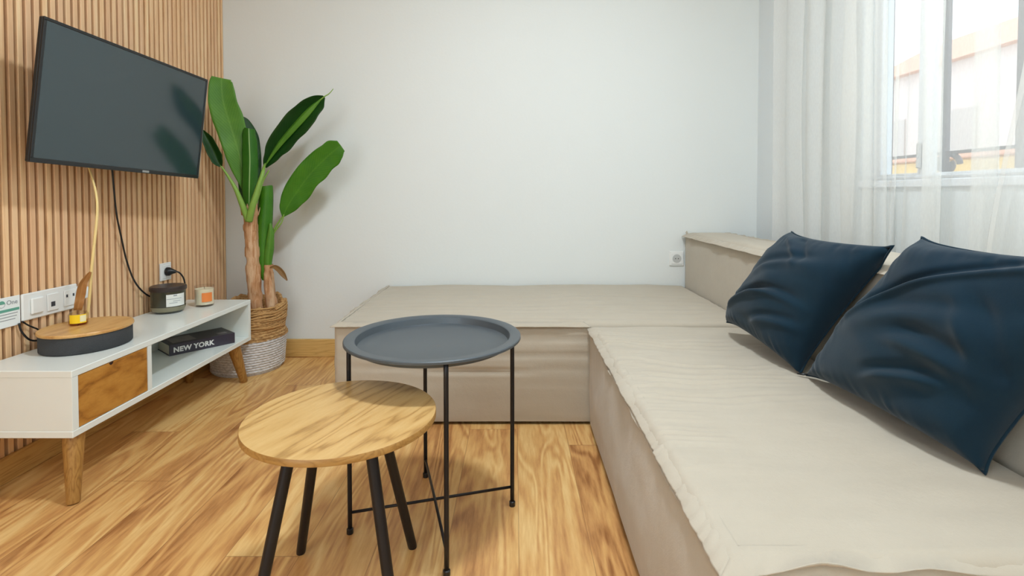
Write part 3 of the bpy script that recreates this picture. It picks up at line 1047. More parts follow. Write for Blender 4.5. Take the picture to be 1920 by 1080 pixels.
# ================================================================= basket and banana plant
def rope_material():
    t = NT('woven_seagrass')
    co = t.coord()
    sp = t.n('ShaderNodeSeparateXYZ'); t.put(sp.inputs[0], co)
    nz = t.noise(t.mapping(co, scale=(1, 1, 3)), 60, 4, 0.7)
    nat = t.ramp(nz, [(0.3, rgba((120, 84, 46))), (0.5, rgba((178, 136, 84))), (0.72, rgba((214, 178, 122)))])
    wht = t.ramp(nz, [(0.3, rgba((176, 172, 168))), (0.55, rgba((224, 222, 222)))])
    edge = t.math('ADD', sp.outputs[2], t.math('MULTIPLY', t.noise(co, 40, 2), 0.02))
    f = t.math('GREATER_THAN', edge, 0.168)
    t.set(t.mix(f, wht, nat), 0.85)
    t.bump(nz, 0.5, 0.004)
    return t.m


BCX, BCY = -1.292, 2.515
bs = thing('basket', 'round woven basket, white below and straw coloured above, in the corner', 'basket', (BCX, BCY, 0))
rows, per = 27, 50
nz_, na_ = rows * 7, 256
HB = 0.318
A = np.zeros((nz_ + 1, na_, 3))
zz = np.linspace(0, 1, nz_ + 1)
for i, t_ in enumerate(zz):
    a = np.arange(na_) / na_ * 2 * PI
    rb = 0.154 + 0.010 * math.sin(min(1, t_ * 2) * PI * 0.5) - 0.020 * float(sstep(0.5, 0.62, t_)) - 0.012 * float(sstep(0.62, 1.0, t_))
    sh = 0.040 * float(sstep(0.3, 1.0, t_))
    row = math.floor(t_ * rows)
    ph = (t_ * rows) % 1
    strand = math.sqrt(max(0, math.sin(ph * PI)))
    tw = np.sin(a * per + (row % 2) * PI + ph * 1.2)
    r = rb + 0.0050 * strand + 0.0014 * tw * strand + 0.004 * n2(a * 3, np.full(na_, t_ * 9))
    r = np.where(t_ < 0.03, rb - 0.004, r)
    zt = HB * t_ + (0.022 * n1(a * 2.6) + 0.008 * n1(a * 7)) * float(sstep(0.6, 1.0, t_))
    A[i, :, 0] = BCX + sh + r * np.cos(a); A[i, :, 1] = BCY + r * np.sin(a); A[i, :, 2] = zt
m = MB(); m.grid(A, wrap=True)
# inner lip and inside wall
B = np.zeros((4, na_, 3))
top = A[-1]
for i, (dr_, dz) in enumerate(((0.0, 0.0), (0.006, 0.005), (0.013, 0.0), (0.016, -0.09))):
    a = np.arange(na_) / na_ * 2 * PI
    B[i] = top; B[i, :, 0] -= dr_ * np.cos(a); B[i, :, 1] -= dr_ * np.sin(a); B[i, :, 2] += dz
m.grid(B, wrap=True)
m.lathe(BCX, BCY, [(0.0, 0.001), (0.149, 0.001)], na_)
obj('woven_body', m, rope_material(), bs, smooth=True, merge=False)
# rope whipping strands near the rim
m = MB()
for q in range(16):
    z0 = 0.185 + q * 0.0082
    a0 = random.uniform(0, 6.28)
    pts = []
    for i in range(41):
        a = a0 + i / 40 * 2 * PI
        r = 0.1475 - 0.010 * float(sstep(0.2, 0.31, z0)) + 0.002 * math.sin(a * 3 + q)
        pts.append((BCX + 0.040 * float(sstep(0.3, 1.0, z0 / HB)) + r * math.cos(a), BCY + r * math.sin(a), z0 + 0.006 * math.sin(a * 2 + q * 1.3) + 0.014 * float(n1(a * 2.6)) * float(sstep(0.2, 0.31, z0))))
    m.tube(pts, 0.0038, 6)
obj('rope_band', m, plain('straw_rope', (190, 148, 94), 0.85, var=0.35, scale=70, bump=0.6), bs, smooth=True, merge=False)

pt = thing('banana_plant', 'artificial banana plant with broad green leaves in the woven basket', 'plant', (-1.21, 2.49, 0.23))
MOSS = plain('brown_paper_fill', (170, 132, 100), 0.9, var=0.3, scale=40, bump=0.8)
A = np.zeros((14, 60, 3))
for i in range(14):
    r = 0.118 * i / 13
    a = np.arange(60) / 60 * 2 * PI
    A[i, :, 0] = BCX + 0.036 + r * np.cos(a); A[i, :, 1] = BCY + r * np.sin(a)
    A[i, :, 2] = 0.275 + 0.022 * n2(A[i, :, 0] * 30, A[i, :, 1] * 30) - 0.02 * (i / 13) ** 2
m = MB(); m.grid(A, wrap=True)
obj('filling', m, MOSS, pt, smooth=True, merge=False)


def trunk_material():
    t = NT('banana_trunk_bark')
    co = t.coord()
    nz = t.noise(t.mapping(co, scale=(34, 34, 5)), 1.2, 4, 0.65, 0.6)
    ln = t.noise(t.mapping(co, scale=(110, 110, 3)), 1.2, 3)
    f = t.math('ADD', t.math('MULTIPLY', nz, 0.7), t.math('MULTIPLY', ln, 0.3))
    t.set(t.ramp(f, [(0.32, rgba((140, 90, 50))), (0.46, rgba((186, 136, 92))), (0.56, rgba((206, 168, 132))), (0.72, rgba((222, 190, 150)))]), 0.7)
    t.bump(f, 0.6, 0.006)
    return t.m


BARK = trunk_material()


def trunk(path, radii, seed):
    P = spline(path, 10); R = spline([(r,) for r in radii], 10)[:, 0]
    A = np.zeros((len(P), 28, 3))
    for i in range(len(P)):
        a = np.arange(28) / 28 * 2 * PI
        fl = 1 + 0.09 * n2(a * 1.6 + seed, np.full(28, i * 0.35)) + 0.07 * math.copysign(1, math.sin(i * 0.9)) * np.cos(a * 2 + i * 0.2)
        A[i, :, 0] = P[i, 0] + R[i] * fl * np.cos(a); A[i, :, 1] = P[i, 1] + R[i] * fl * np.sin(a); A[i, :, 2] = P[i, 2]
    mb = MB(); mb.grid(A, wrap=True)
    return mb


obj('trunk', trunk([(-1.236, 2.49, 0.24), (-1.238, 2.485, 0.33), (-1.243, 2.48, 0.45), (-1.247, 2.48, 0.57), (-1.252, 2.48, 0.68), (-1.254, 2.48, 0.765)],
                   [0.031, 0.030, 0.031, 0.030, 0.031, 0.033], 1.0), BARK, pt, smooth=True)
obj('trunk', trunk([(-1.172, 2.515, 0.24), (-1.176, 2.515, 0.30), (-1.184, 2.51, 0.42), (-1.186, 2.51, 0.50)], [0.036, 0.027, 0.023, 0.021], 4.0), BARK, pt, smooth=True)
# torn bark collar
m = MB()
for i in range(7):
    a = i / 7 * 2 * PI + 0.4
    c_, s_ = math.cos(a), math.sin(a)
    h_ = 0.03 + 0.025 * random.random()
    bx_, by_ = -1.254 + 0.033 * c_, 2.48 + 0.033 * s_
    m.add([(bx_ - s_ * 0.016, by_ + c_ * 0.016, 0.74), (bx_ + s_ * 0.016, by_ - c_ * 0.016, 0.74), (bx_ + c_ * 0.012, by_ + s_ * 0.012, 0.75 + h_)], [(0, 1, 2)])
o = obj('bark_collar', m, BARK, pt, merge=False); o.modifiers.new('t', 'SOLIDIFY').thickness = 0.003

SHC = leaf_material('stem_green', (92, 142, 48), (140, 180, 80), (150, 190, 100))
STEM = plain('pale_green_stem', (128, 166, 70), 0.45, var=0.15, scale=30)


def petiole(pts, r0, r1, parent):
    mb = MB(); n = len(pts)
    mb.tube(pts, [r0 + (r1 - r0) * i / (n - 1) for i in range(n)], 10, smooth_path=6)
    return obj('petiole', mb, STEM, parent, smooth=True)


V_R = (0.9, 0.42, 0)   # across direction seen from the room
# A: broad light leaf, squared tip, leaning left
l = leaf_obj('leaf', leaf([(-1.262, 2.47, 0.86), (-1.275, 2.46, 0.936), (-1.289, 2.445, 1.035), (-1.317, 2.43, 1.157), (-1.338, 2.41, 1.265), (-1.340, 2.402, 1.345), (-1.337, 2.40, 1.368)],
                          [0.020, 0.038, 0.058, 0.064, 0.060, 0.050, 0.040], V_R, fold=0.22, seed=1, ripple=0.05), LF_LIGHT, pt)
petiole([(-1.252, 2.478, 0.72), (-1.256, 2.475, 0.80), (-1.262, 2.47, 0.87)], 0.009, 0.006, l)
# A2: darker leaf behind
leaf_obj('leaf', leaf([(-1.250, 2.47, 0.745), (-1.256, 2.475, 0.83), (-1.258, 2.48, 0.93), (-1.266, 2.49, 1.03), (-1.285, 2.50, 1.12), (-1.308, 2.51, 1.185), (-1.318, 2.51, 1.205)],
                      [0.012, 0.040, 0.054, 0.058, 0.054, 0.036, 0.014], V_R, fold=-0.25, seed=2), LF_DARK, pt)
# B: upright leaf with pale midrib
leaf_obj('leaf', leaf([(-1.243, 2.445, 0.735), (-1.240, 2.44, 0.80), (-1.232, 2.43, 0.90), (-1.226, 2.425, 1.00), (-1.226, 2.42, 1.09), (-1.227, 2.42, 1.135), (-1.227, 2.42, 1.142)],
                      [0.010, 0.026, 0.034, 0.034, 0.031, 0.024, 0.016], (0.92, 0.38, 0), fold=-0.7, seed=3), LF_PALERIB, pt)
# C: folded leaf, long drip tip, leaning right
l = leaf_obj('leaf', leaf([(-1.192, 2.50, 0.968), (-1.165, 2.493, 1.01), (-1.12, 2.485, 1.072), (-1.042, 2.47, 1.158), (-0.965, 2.455, 1.235), (-0.91, 2.445, 1.275), (-0.885, 2.44, 1.292)],
                          [0.008, 0.030, 0.050, 0.060, 0.056, 0.036, 0.008], (0.65, 0.3, -0.65), fold=0.75, seed=4, ripple=0.07, asym=(0.85, 1.0)), LF_DARK, pt)
m = MB(); A = spline([(-1.186, 2.49, 0.974), (-1.12, 2.468, 1.062), (-1.04, 2.45, 1.148), (-0.96, 2.437, 1.228), (-0.90, 2.437, 1.282)], 8)
mb = leaf([(-1.186, 2.49, 0.978), (-1.12, 2.47, 1.066), (-1.04, 2.452, 1.150), (-0.96, 2.44, 1.228), (-0.90, 2.44, 1.282)], [0.003, 0.013, 0.017, 0.016, 0.004], (0.65, -0.2, -0.65), fold=-0.6, seed=8, ripple=0.0)
leaf_obj('folded_edge', mb, LF_LIGHT, l, props={'label': 'light green folded leaf edge'})
m = MB(); m.tube([(-0.905, 2.442, 1.275), (-0.885, 2.44, 1.291), (-0.862, 2.44, 1.305), (-0.842, 2.44, 1.328)], [0.003, 0.003, 0.0022, 0.0015], 8, smooth_path=4)
obj('drip_tip', m, STEM, l, smooth=True)
petiole([(-1.242, 2.44, 0.715), (-1.215, 2.42, 0.78), (-1.190, 2.42, 0.86), (-1.172, 2.43, 0.93), (-1.178, 2.46, 0.965), (-1.188, 2.495, 0.985)], 0.017, 0.0035, l)
petiole([(-1.240, 2.47, 0.74), (-1.212, 2.478, 0.84), (-1.196, 2.485, 0.90), (-1.168, 2.49, 0.952)], 0.007, 0.0035, l)
# D: bright leaf leaning far right
l = leaf_obj('leaf', leaf([(-1.108, 2.50, 0.732), (-1.085, 2.495, 0.778), (-1.045, 2.49, 0.838), (-0.968, 2.48, 0.935), (-0.895, 2.47, 1.005), (-0.842, 2.462, 1.048), (-0.815, 2.46, 1.066)],
                          [0.006, 0.038, 0.056, 0.062, 0.060, 0.05, 0.028], (0.62, 0.2, -0.68), fold=0.12, seed=5, ripple=0.06), LF_BRIGHT, pt)
petiole([(-1.192, 2.515, 0.55), (-1.185, 2.52, 0.617), (-1.161, 2.513, 0.664), (-1.127, 2.507, 0.713), (-1.103, 2.5, 0.742)], 0.0065, 0.003, l)
petiole([(-1.175, 2.515, 0.52), (-1.165, 2.518, 0.60), (-1.160, 2.513, 0.65), (-1.120, 2.505, 0.70), (-1.103, 2.5, 0.742)], 0.005, 0.0025, l)
# E: small dark leaf at the left edge
l = leaf_obj('leaf', leaf([(-1.336, 2.38, 0.965), (-1.345, 2.372, 0.99), (-1.354, 2.367, 1.02), (-1.37, 2.353, 1.07), (-1.385, 2.345, 1.105), (-1.392, 2.34, 1.125)],
                          [0.006, 0.022, 0.026, 0.024, 0.014, 0.003], (0.8, 0.3, 0.4), fold=0.7, seed=6), LF_DARK, pt)
petiole([(-1.246, 2.445, 0.715), (-1.262, 2.42, 0.79), (-1.282, 2.405, 0.86), (-1.308, 2.395, 0.915), (-1.338, 2.38, 0.972)], 0.016, 0.003, l)
# F: rolled young leaf wrapping the second stem
leaf_obj('leaf', leaf([(-1.205, 2.50, 0.425), (-1.205, 2.495, 0.47), (-1.200, 2.49, 0.56), (-1.192, 2.49, 0.70), (-1.186, 2.49, 0.80), (-1.186, 2.49, 0.865), (-1.187, 2.49, 0.878)],
                      [0.010, 0.030, 0.050, 0.050, 0.046, 0.044, 0.040], (0.92, 0.38, 0), fold=-1, seed=7, roll=1.45), LF_BRIGHT, pt)
leaf_obj('leaf', leaf([(-1.180, 2.50, 0.44), (-1.178, 2.49, 0.52), (-1.168, 2.488, 0.60), (-1.163, 2.488, 0.66), (-1.166, 2.49, 0.70)],
                      [0.008, 0.024, 0.024, 0.016, 0.006], (0.9, 0.4, 0), fold=-0.8, seed=9, roll=1.2), LF_LIGHT, pt)
leaf_obj('dried_leaf', leaf([(-1.165, 2.48, 0.488), (-1.14, 2.47, 0.494), (-1.115, 2.46, 0.485), (-1.088, 2.45, 0.462), (-1.066, 2.44, 0.434)],
                            [0.003, 0.008, 0.012, 0.012, 0.003], (0.4, 0.2, 0.8), fold=0.4, seed=3), LF_DEAD, pt, props={'label': 'curled brown dried leaf'})

# ================================================================= sofa modules
def block(x0, x1, y0, y1, z0, z1, crown=0.012, res=0.012, wr=None, side=None, rnd=0.02, topres=None, lean=(0, 0, 0, 0), puff=(1, 0, 0, 1)):
    """soft upholstered block. wr(x,y)-> added z on the top; side(face, s, z)-> outward bulge of a side."""
    mb = MB()
    tr = topres or (res, res)
    nx = max(6, int((x1 - x0) / tr[0])); ny = max(6, int((y1 - y0) / tr[1]))
    xs = np.linspace(x0, x1, nx + 1); ys = np.linspace(y0, y1, ny + 1)
    X, Y = np.meshgrid(xs, ys)
    dx = np.minimum(X - x0, x1 - X); dy = np.minimum(Y - y0, y1 - Y)
    d = np.minimum(dx, dy)
    q = np.clip(d / rnd, 0, 1)
    Z = z1 - 0.010 * (1 - np.sqrt(np.clip(1 - (1 - q) ** 2, 0, 1)))
    cr = crown * (1 - ((X - (x0 + x1) / 2) / ((x1 - x0) / 2)) ** 4) * (1 - ((Y - (y0 + y1) / 2) / ((y1 - y0) / 2)) ** 4)
    Z = Z + cr
    if wr is not None:
        Z = Z + wr(X, Y) * sstep(0.0, 0.02, d)
    P = np.stack([X, Y, Z], -1)
    mb.grid(P)
    nz = max(6, int((z1 - z0) / res))
    for face in range(4):
        if face == 0: e = P[0, :, :]          # y0
        elif face == 1: e = P[:, -1, :]       # x1
        elif face == 2: e = P[-1, ::-1, :]    # y1
        else: e = P[::-1, 0, :]               # x0
        nrm = [(0, -1), (1, 0), (0, 1), (-1, 0)][face]
        G = np.zeros((nz + 1, len(e), 3))
        for i in range(nz + 1):
            t = i / nz
            G[i] = e
            G[i, :, 2] = e[:, 2] * (1 - t) + z0 * t
            s = np.linspace(0, 1, len(e))
            edge = np.sin(np.clip(s, 0, 1) * PI) ** 0.25
            b = 0.010 * puff[face] * math.sin(t * PI) ** 0.7 * edge
            if side is not None and puff[face]:
                sw = e[:, 0] if face in (0, 2) else e[:, 1]
                b = b + side(face, sw, G[i, :, 2]) * edge * (math.sin(min(1, t * 6) * PI / 2)) * (1 if t < 0.97 else 0.4)
            b = b + lean[face] * t
            G[i, :, 0] += nrm[0] * b; G[i, :, 1] += nrm[1] * b
        mb.grid(G)
    return mb


def flange(x0, x1, y0, y1, z, width=0.028, inner=0.016, drop=0.010, seed=0.0, wav=0.004, res=0.006, sides=(1, 1, 1, 1), lift=None):
    """raw-edged seam allowance running round the top: stitch line inside, wavy edge overhanging outside"""
    mb = MB()
    def strip(ax, a0, a1, c, sgn, k):
        n = max(8, int(abs(a1 - a0) / res))
        s = np.linspace(a0, a1, n + 1)
        G = np.zeros((6, n + 1, 3))
        fade = sstep(0, 0.03, s - a0) * sstep(0, 0.03, a1 - s)
        wv = wav * fade * (n1(s * 23 + seed + k * 31) + 0.4 * n1(s * 80 + seed + k * 7) + 0.25 * n1(s * 300 + k))
        lf = np.zeros(n + 1) if lift is None else lift(k, s)
        prof = [(-inner, 0.0005), (-inner + 0.003, 0.0060), (-inner + 0.008, 0.0030), (-inner * 0.35, 0.0025), (width - inner, -drop), (width - inner + 0.0015, -drop - 0.002)]
        for i, (o_, dz) in enumerate(prof):
            f = i / 5.0
            off = o_ + (wv if i >= 4 else 0 * wv)
            sr = (a0 - o_) + (s - a0) * ((a1 - a0 + 2 * o_) / (a1 - a0))      # mitred ends
            zz_ = z + dz + (lf * max(0, (f - 0.4) / 0.6)) + (wv * 0.5 if i >= 3 else 0)
            if ax == 'x':
                G[i] = np.stack([sr, c + sgn * off, zz_ + 0 * s], -1)
            else:
                G[i] = np.stack([c + sgn * off, sr, zz_ + 0 * s], -1)
        mb.grid(G)
    if sides[0]: strip('x', x0, x1, y0, -1, 0)
    if sides[1]: strip('y', y0, y1, x1, 1, 1)
    if sides[2]: strip('x', x0, x1, y1, 1, 2)
    if sides[3]: strip('y', y0, y1, x0, -1, 3)
    return mb


def sofa_part(name, mb, parent, thick=0.0):
    o = obj(name, mb, SOFA, parent, smooth=True, merge=(thick == 0))
    if thick:
        md = o.modifiers.new('thickness', 'SOLIDIFY'); md.thickness = thick; md.offset = 0
    return o


# --- chaise seat along the right side
def wr_chaise(X, Y):
    c = Y * 62 + 2.4 * n2(X * 3.2, Y * 4.0) - 9 * sstep(0.50, 0.27, X) * sstep(0.27, 0.5, X + 0.2) * 0.4
    amp = 0.0036 * sstep(0.95, 1.35, Y) * sstep(1.86, 1.7, Y) * (0.35 + 0.65 * sstep(0.30, 0.36, X)) * sstep(0.9, 0.45, X)
    h = n1(c) * amp
    h += 0.0026 * n1(Y * 100 + 1.3 * n2(X * 8, Y * 9)) * sstep(0.27, 0.30, X) * sstep(0.46, 0.33, X) * sstep(0.75, 1.1, Y)
    h += 0.006 * n2(X * 4, Y * 3) + 0.0015 * n2(X * 16, Y * 22)
    return h


def side_chaise(face, s, z):
    return 0.004 * n2(s * 4 + face * 9, z * 8) + 0.0015 * n2(s * 18, z * 14)


sf = thing('sofa_module', 'beige linen seat block nearest the camera, under the blue cushions', 'sofa module', (0.56, 1.25, 0), group=None)
CX0, CX1, CY0, CY1, CZ = 0.272, 0.862, 0.662, 1.862, 0.366
sofa_part('cover', block(CX0, CX1, CY0, CY1, 0.012, CZ, crown=0.004, wr=wr_chaise, side=side_chaise, topres=(0.010, 0.0045)), sf)


def lift_ch(k, s):
    if k == 0:
        return 0.020 * np.exp(-((s - 0.40) / 0.055) ** 2) + 0.012 * np.exp(-((s - 0.53) / 0.05) ** 2)
    return 0 * s


sofa_part('raw_edge_seam', flange(CX0, CX1, CY0, CY1, CZ - 0.004, width=0.040, inner=0.031, drop=0.008, seed=1, sides=(1, 0, 0, 1), lift=lift_ch), sf, 0.0018)
sofa_part('raw_edge_seam', flange(CX0 + 0.004, CX1, CY0 + 0.003, CY1, CZ - 0.016, width=0.020, inner=0.010, drop=0.008, seed=9, wav=0.003, sides=(1, 0, 0, 1)), sf, 0.0018)
for (xx, yy) in ((0.32, 0.72), (0.32, 1.81), (0.81, 0.72), (0.81, 1.81)):
    m = MB(); m.lathe(xx, yy, [(0.0, 0.0), (0.02, 0.0), (0.02, 0.013), (0.0, 0.013)], 16)
    obj('foot', m, BLACKPLASTIC, sf)


# --- ottoman / corner seat along the back wall
def wr_otto(X, Y):
    return 0.006 * n2(X * 3 + 5, Y * 3) + 0.0018 * n1(Y * 38 + 2 * n2(X * 3, Y * 4)) + 0.0015 * n2(X * 12, Y * 20)


def side_otto(face, s, z):
    crease = 0.0
    for zc, a in ((0.315, 0.004), (0.265, 0.003), (0.205, 0.006), (0.15, 0.002)):
        zc2 = zc + 0.012 * n1(s * 5 + zc * 50)
        crease = crease - 1.7 * a * np.exp(-((z - zc2) / 0.006) ** 2) * (0.4 + 0.6 * np.clip(n1(s * 4 + zc * 90) + 0.5, 0, 1))
    f = 0.003 * n2(s * 3 + face * 5, z * 10)
    if face == 3:
        f = f + 0.006 * n2(s * 8, z * 18)
    return f + crease


OX0, OX1, OY0, OY1, OZ = -0.652, 0.862, 1.882, 2.668, 0.372
so_ = thing('sofa_module', 'wide beige linen seat block along the back wall, behind the tray table', 'sofa module', (0.1, 2.27, 0))
sofa_part('cover', block(OX0, OX1, OY0, OY1, 0.012, OZ, crown=0.010, wr=wr_otto, side=side_otto, topres=(0.012, 0.008), lean=(0, 0, 0, 0)), so_)
sofa_part('raw_edge_seam', flange(OX0, 0.262, OY0, OY1, OZ - 0.004, width=0.026, inner=0.014, drop=0.006, seed=4, sides=(1, 0, 0, 1)), so_, 0.0018)
for (xx, yy) in ((-0.58, 1.96), (-0.58, 2.6), (0.8, 1.96), (0.8, 2.6)):
    m = MB(); m.lathe(xx, yy, [(0.0, 0.0), (0.02, 0.0), (0.02, 0.013), (0.0, 0.013)], 16)
    obj('foot', m, BLACKPLASTIC, so_)


# --- backrest blocks
def wr_back(X, Y):
    return 0.005 * n2(X * 5 + 2, Y * 4) + 0.001 * n2(X * 20, Y * 20)


def side_back(face, s, z):
    return 0.0015 * n2(s * 4 + face * 3, z * 7)


br = thing('sofa_module', 'beige linen backrest block touching the back wall beside the socket', 'sofa module', (0.98, 2.2, 0))
sofa_part('cover', block(0.872, 1.075, 1.80, 2.665, 0.012, 0.638, crown=0.012, wr=wr_back, side=side_back, puff=(0.2, 0, 0, 0.3)), br)


def lift_br(k, s):
    if k == 1:
        return 0.018 * sstep(2.6, 2.5, s) * 0 + 0.020 + 0 * s
    return 0 * s


sofa_part('raw_edge_seam', flange(0.872, 1.075, 1.80, 2.66, 0.634, width=0.030, inner=0.016, drop=0.010, seed=12, wav=0.004, lift=lift_br), br, 0.0018)
m = MB(); m.add([(0.874, 2.655, 0.632), (0.886, 2.66, 0.634), (0.879, 2.662, 0.652), (0.872, 2.66, 0.645)], [(0, 1, 2, 3)])
o = obj('corner_tip', m, SOFA, br, merge=False); o.modifiers.new('t', 'SOLIDIFY').thickness = 0.002

br2 = thing('sofa_module', 'slightly taller beige linen backrest block directly behind the blue cushions', 'sofa module', (0.98, 1.2, 0))
sofa_part('cover', block(0.876, 1.08, 0.66, 1.765, 0.012, 0.668, crown=0.014, wr=wr_back, side=side_back, puff=(0.2, 0, 0.2, 0.3)), br2)
sofa_part('raw_edge_seam', flange(0.876, 1.08, 0.66, 1.765, 0.664, width=0.030, inner=0.016, drop=0.010, seed=22), br2, 0.0018)


# ================================================================= cushions
def cushion(c00, c10, c11, c01, T, Tb, seed, res=110, folds=(), xmax=0.866, zmin=0.3735, bulge=0.02):
    c00, c10, c11, c01 = [np.array(c, float) for c in (c00, c10, c11, c01)]
    u = np.linspace(-1, 1, res); U, V = np.meshgrid(u, u)
    pin = 0.07
    U2 = U * (1 - pin * (1 - V ** 2)) ; V2 = V * (1 - pin * (1 - U ** 2))
    ear = 1 + 0.045 * (U * V) ** 12
    U2 = U2 * ear; V2 = V2 * ear
    a = (U2 + 1) / 2; b = (V2 + 1) / 2
    base = (c00[None, None] * ((1 - a) * (1 - b))[..., None] + c10 * (a * (1 - b))[..., None] + c11 * (a * b)[..., None] + c01 * ((1 - a) * b)[..., None])
    nrm = np.cross(c10 - c00, c01 - c00); nrm = nrm / np.linalg.norm(nrm)
    if nrm[0] > 0: nrm = -nrm          # towards the room (-x)
    prof = (np.clip(1 - U ** 2, 0, 1) * np.clip(1 - V ** 2, 0, 1)) ** 0.36
    rim = np.clip(1 - np.maximum(abs(U), abs(V)), 0, 1)
    h = 0.010 * n2(U * 1.6 + seed, V * 2.4 + seed) + 0.0022 * n2(U * 3.0 + V + seed * 2, V * 7)
    for (ux, vx, ang, ln, wd, am) in folds:
        ca, sa = math.cos(ang), math.sin(ang)
        p = (U - ux) * ca + (V - vx) * sa
        q = -(U - ux) * sa + (V - vx) * ca + 0.25 * p * p
        am = am * 1.35
        h = h + am * np.exp(-(q / wd) ** 2) * np.exp(-(p / ln) ** 4) - 1.0 * am * np.exp(-((q - 1.7 * wd) / wd) ** 2) * np.exp(-(p / ln) ** 4)
    edgep = 0.0035 * n1(U * 14 + V * 11 + seed) * sstep(0.35, 0.02, rim)
    fr = base + nrm * ((T * prof + (h + edgep) * sstep(0, 0.12, rim))[..., None])
    bk_ = base - nrm * ((Tb * prof)[..., None])
    # slack: droop of the lower part
    sag = bulge * prof * np.clip(0.3 - V, 0, 1.3)
    fr[..., 2] -= sag * 0.5
    for A in (fr, bk_):
        A[..., 0] = np.where(A[..., 0] > xmax, xmax + 0.0 * A[..., 0], A[..., 0]) if xmax else A[..., 0]
        A[..., 2] = np.maximum(A[..., 2], zmin)
    mb = MB(); mb.grid(fr); mb.grid(bk_, flip=True)
    rimpts = [fr[0, :], fr[:, -1], fr[-1, ::-1], fr[::-1, 0]]
    rp = np.concatenate([r[:-1] for r in rimpts])
    return mb, rp


def make_cushion(label, *a, **k):
    mb, rp = cushion(*a, **k)
    t = thing('cushion', label, 'cushion', tuple(float(x) for x in a[0]), group='navy blue cushions on the corner sofa')
    obj('cover', mb, NAVY, t, smooth=True)
    m2 = MB()
    n = len(rp)
    seam = rp + 0.0
    V = []
    pts = [Vector(p) for p in rp.tolist()]
    pts.append(pts[0].copy())
    m2.tube(pts, 0.0028, 6, cap=False)
    obj('seam_piping', m2, NAVY, t, smooth=True, merge=False)
    return t


make_cushion('navy blue linen cushion farther back, against the backrest near the room corner',
             (0.725, 1.755, 0.41), (0.750, 1.362, 0.374), (0.886, 1.205, 0.714), (0.862, 1.622, 0.715), 0.105, 0.02, 3.0,
             folds=((-0.35, -0.35, 0.5, 0.55, 0.07, 0.010), (0.1, -0.15, 0.15, 0.6, 0.06, 0.006), (-0.2, 0.75, -0.5, 0.5, 0.06, 0.007), (0.45, -0.55, 0.3, 0.4, 0.07, 0.007), (-0.1, 0.35, 0.35, 0.6, 0.09, 0.006)))
c2 = make_cushion('larger navy blue linen cushion in front, nearest the right edge of the sofa',
             (0.754, 1.318, 0.382), (0.782, 0.862, 0.384), (0.886, 0.70, 0.745), (0.868, 1.105, 0.740), 0.100, 0.02, 8.0,
             folds=((-0.15, 0.55, 0.55, 0.9, 0.06, 0.010), (0.35, -0.15, -0.15, 0.4, 0.08, 0.009), (0.3, -0.5, 0.35, 0.35, 0.07, 0.008), (0.05, 0.15, 0.2, 0.5, 0.10, 0.006), (0.6, 0.1, -0.9, 0.5, 0.07, 0.007)))

m = MB(); m.tube([(0.752, 1.326, 0.378), (0.742, 1.334, 0.376), (0.731, 1.341, 0.3755)], [0.0022, 0.003, 0.0018], 8)
obj('zip_pull', m, BLACKPLASTIC, c2, smooth=True, props={'label': 'tiny black zip pull'})

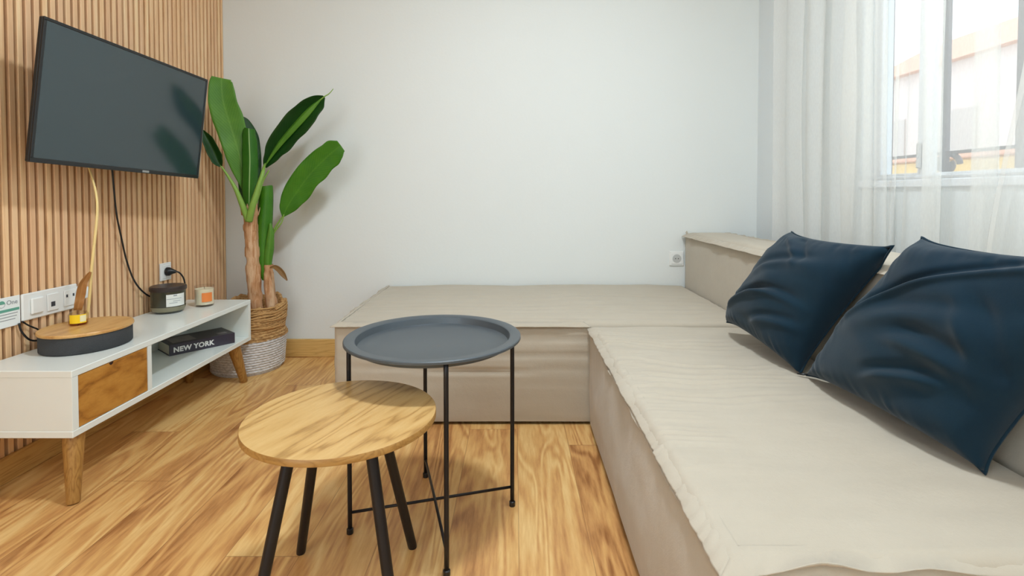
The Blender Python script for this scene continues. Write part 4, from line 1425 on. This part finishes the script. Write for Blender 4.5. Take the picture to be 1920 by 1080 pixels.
# ================================================================= tray table
TX, TY, TZ = -0.207, 1.3306, 0.480
tt = thing('tray_table', 'round charcoal metal tray table with four thin black legs', 'side table', (TX, TY, 0))
m = MB(); m.lathe(TX, TY, [(0.0, TZ - 0.021), (0.186, TZ - 0.021), (0.190, TZ - 0.019), (0.1945, TZ - 0.003), (0.198, TZ - 0.0005), (0.2205, TZ), (0.2225, TZ - 0.002), (0.2225, TZ - 0.007), (0.2195, TZ - 0.0085),
                           (0.1975, TZ - 0.006), (0.1915, TZ - 0.0235), (0.0, TZ - 0.024)], 128)
obj('tray', m, TRAYMETAL, tt, smooth=35)
RF, TH0 = 0.2085, 0.2786
feet = []
for k in range(4):
    a = TH0 + k * PI / 2
    fx, fy = TX + RF * math.cos(a), TY + RF * math.sin(a)
    feet.append((fx, fy))
    ux, uy = math.cos(a), math.sin(a)
    m = MB()
    m.tube([(fx, fy, 0.002), (fx, fy, TZ - 0.040), (fx - ux * 0.002, fy - uy * 0.002, TZ - 0.026), (fx - ux * 0.005, fy - uy * 0.005, TZ - 0.017), (fx - ux * 0.008, fy - uy * 0.008, TZ - 0.013)], [0.0056, 0.0056, 0.0056, 0.005, 0.0042], 12, smooth_path=4)
    lg = obj('leg', m, BLACKMETAL, tt, smooth=True)
    m = MB(); m.lathe(fx, fy, [(0.0, 0.0), (0.0078, 0.0), (0.0082, 0.002), (0.0082, 0.012), (0.0058, 0.014)], 16)
    obj('foot_cap', m, BLACKPLASTIC, lg, smooth=40)
for (a, b) in ((0, 2), (1, 3)):
    m = MB()
    dz = 0.004 if a else 0.0
    m.tube([(feet[a][0], feet[a][1], 0.052), (TX, TY, 0.052 + dz), (feet[b][0], feet[b][1], 0.052)], 0.0036, 10)
    obj('crossbar', m, BLACKMETAL, tt, smooth=True)

# ================================================================= wooden side table
WX, WY, WZ, WR = -0.3579, 1.0755, 0.3843, 0.1925
wt = thing('round_side_table', 'low round pale oak side table with four splayed black legs', 'side table', (WX, WY, 0))
m = MB(); m.lathe(WX, WY, [(0.0, WZ - 0.014), (WR - 0.002, WZ - 0.014), (WR, WZ - 0.0125)], 128, 1)
m.lathe(WX, WY, [(WR, WZ - 0.0125), (WR, WZ - 0.0015), (WR - 0.001, WZ)], 128, 1)
m.lathe(WX, WY, [(WR - 0.001, WZ), (0.0, WZ)], 128, 0)
obj('tabletop', m, [TABLEOAK, TABLE_EDGE], wt, smooth=35)
for (fx, fy, tx, ty) in ((-0.501, 1.203, -0.425, 1.128), (-0.242, 1.222, -0.300, 1.135), (-0.485, 0.925, -0.428, 1.0), (-0.216, 0.945, -0.285, 1.01)):
    m = MB(); m.tube([(fx, fy, 0.0), (fx + (tx - fx) * 0.02, fy + (ty - fy) * 0.02, 0.006), (tx, ty, WZ - 0.014)], [0.0095, 0.0105, 0.0115], 16)
    obj('leg', m, BLACKMETAL, wt, smooth=50)
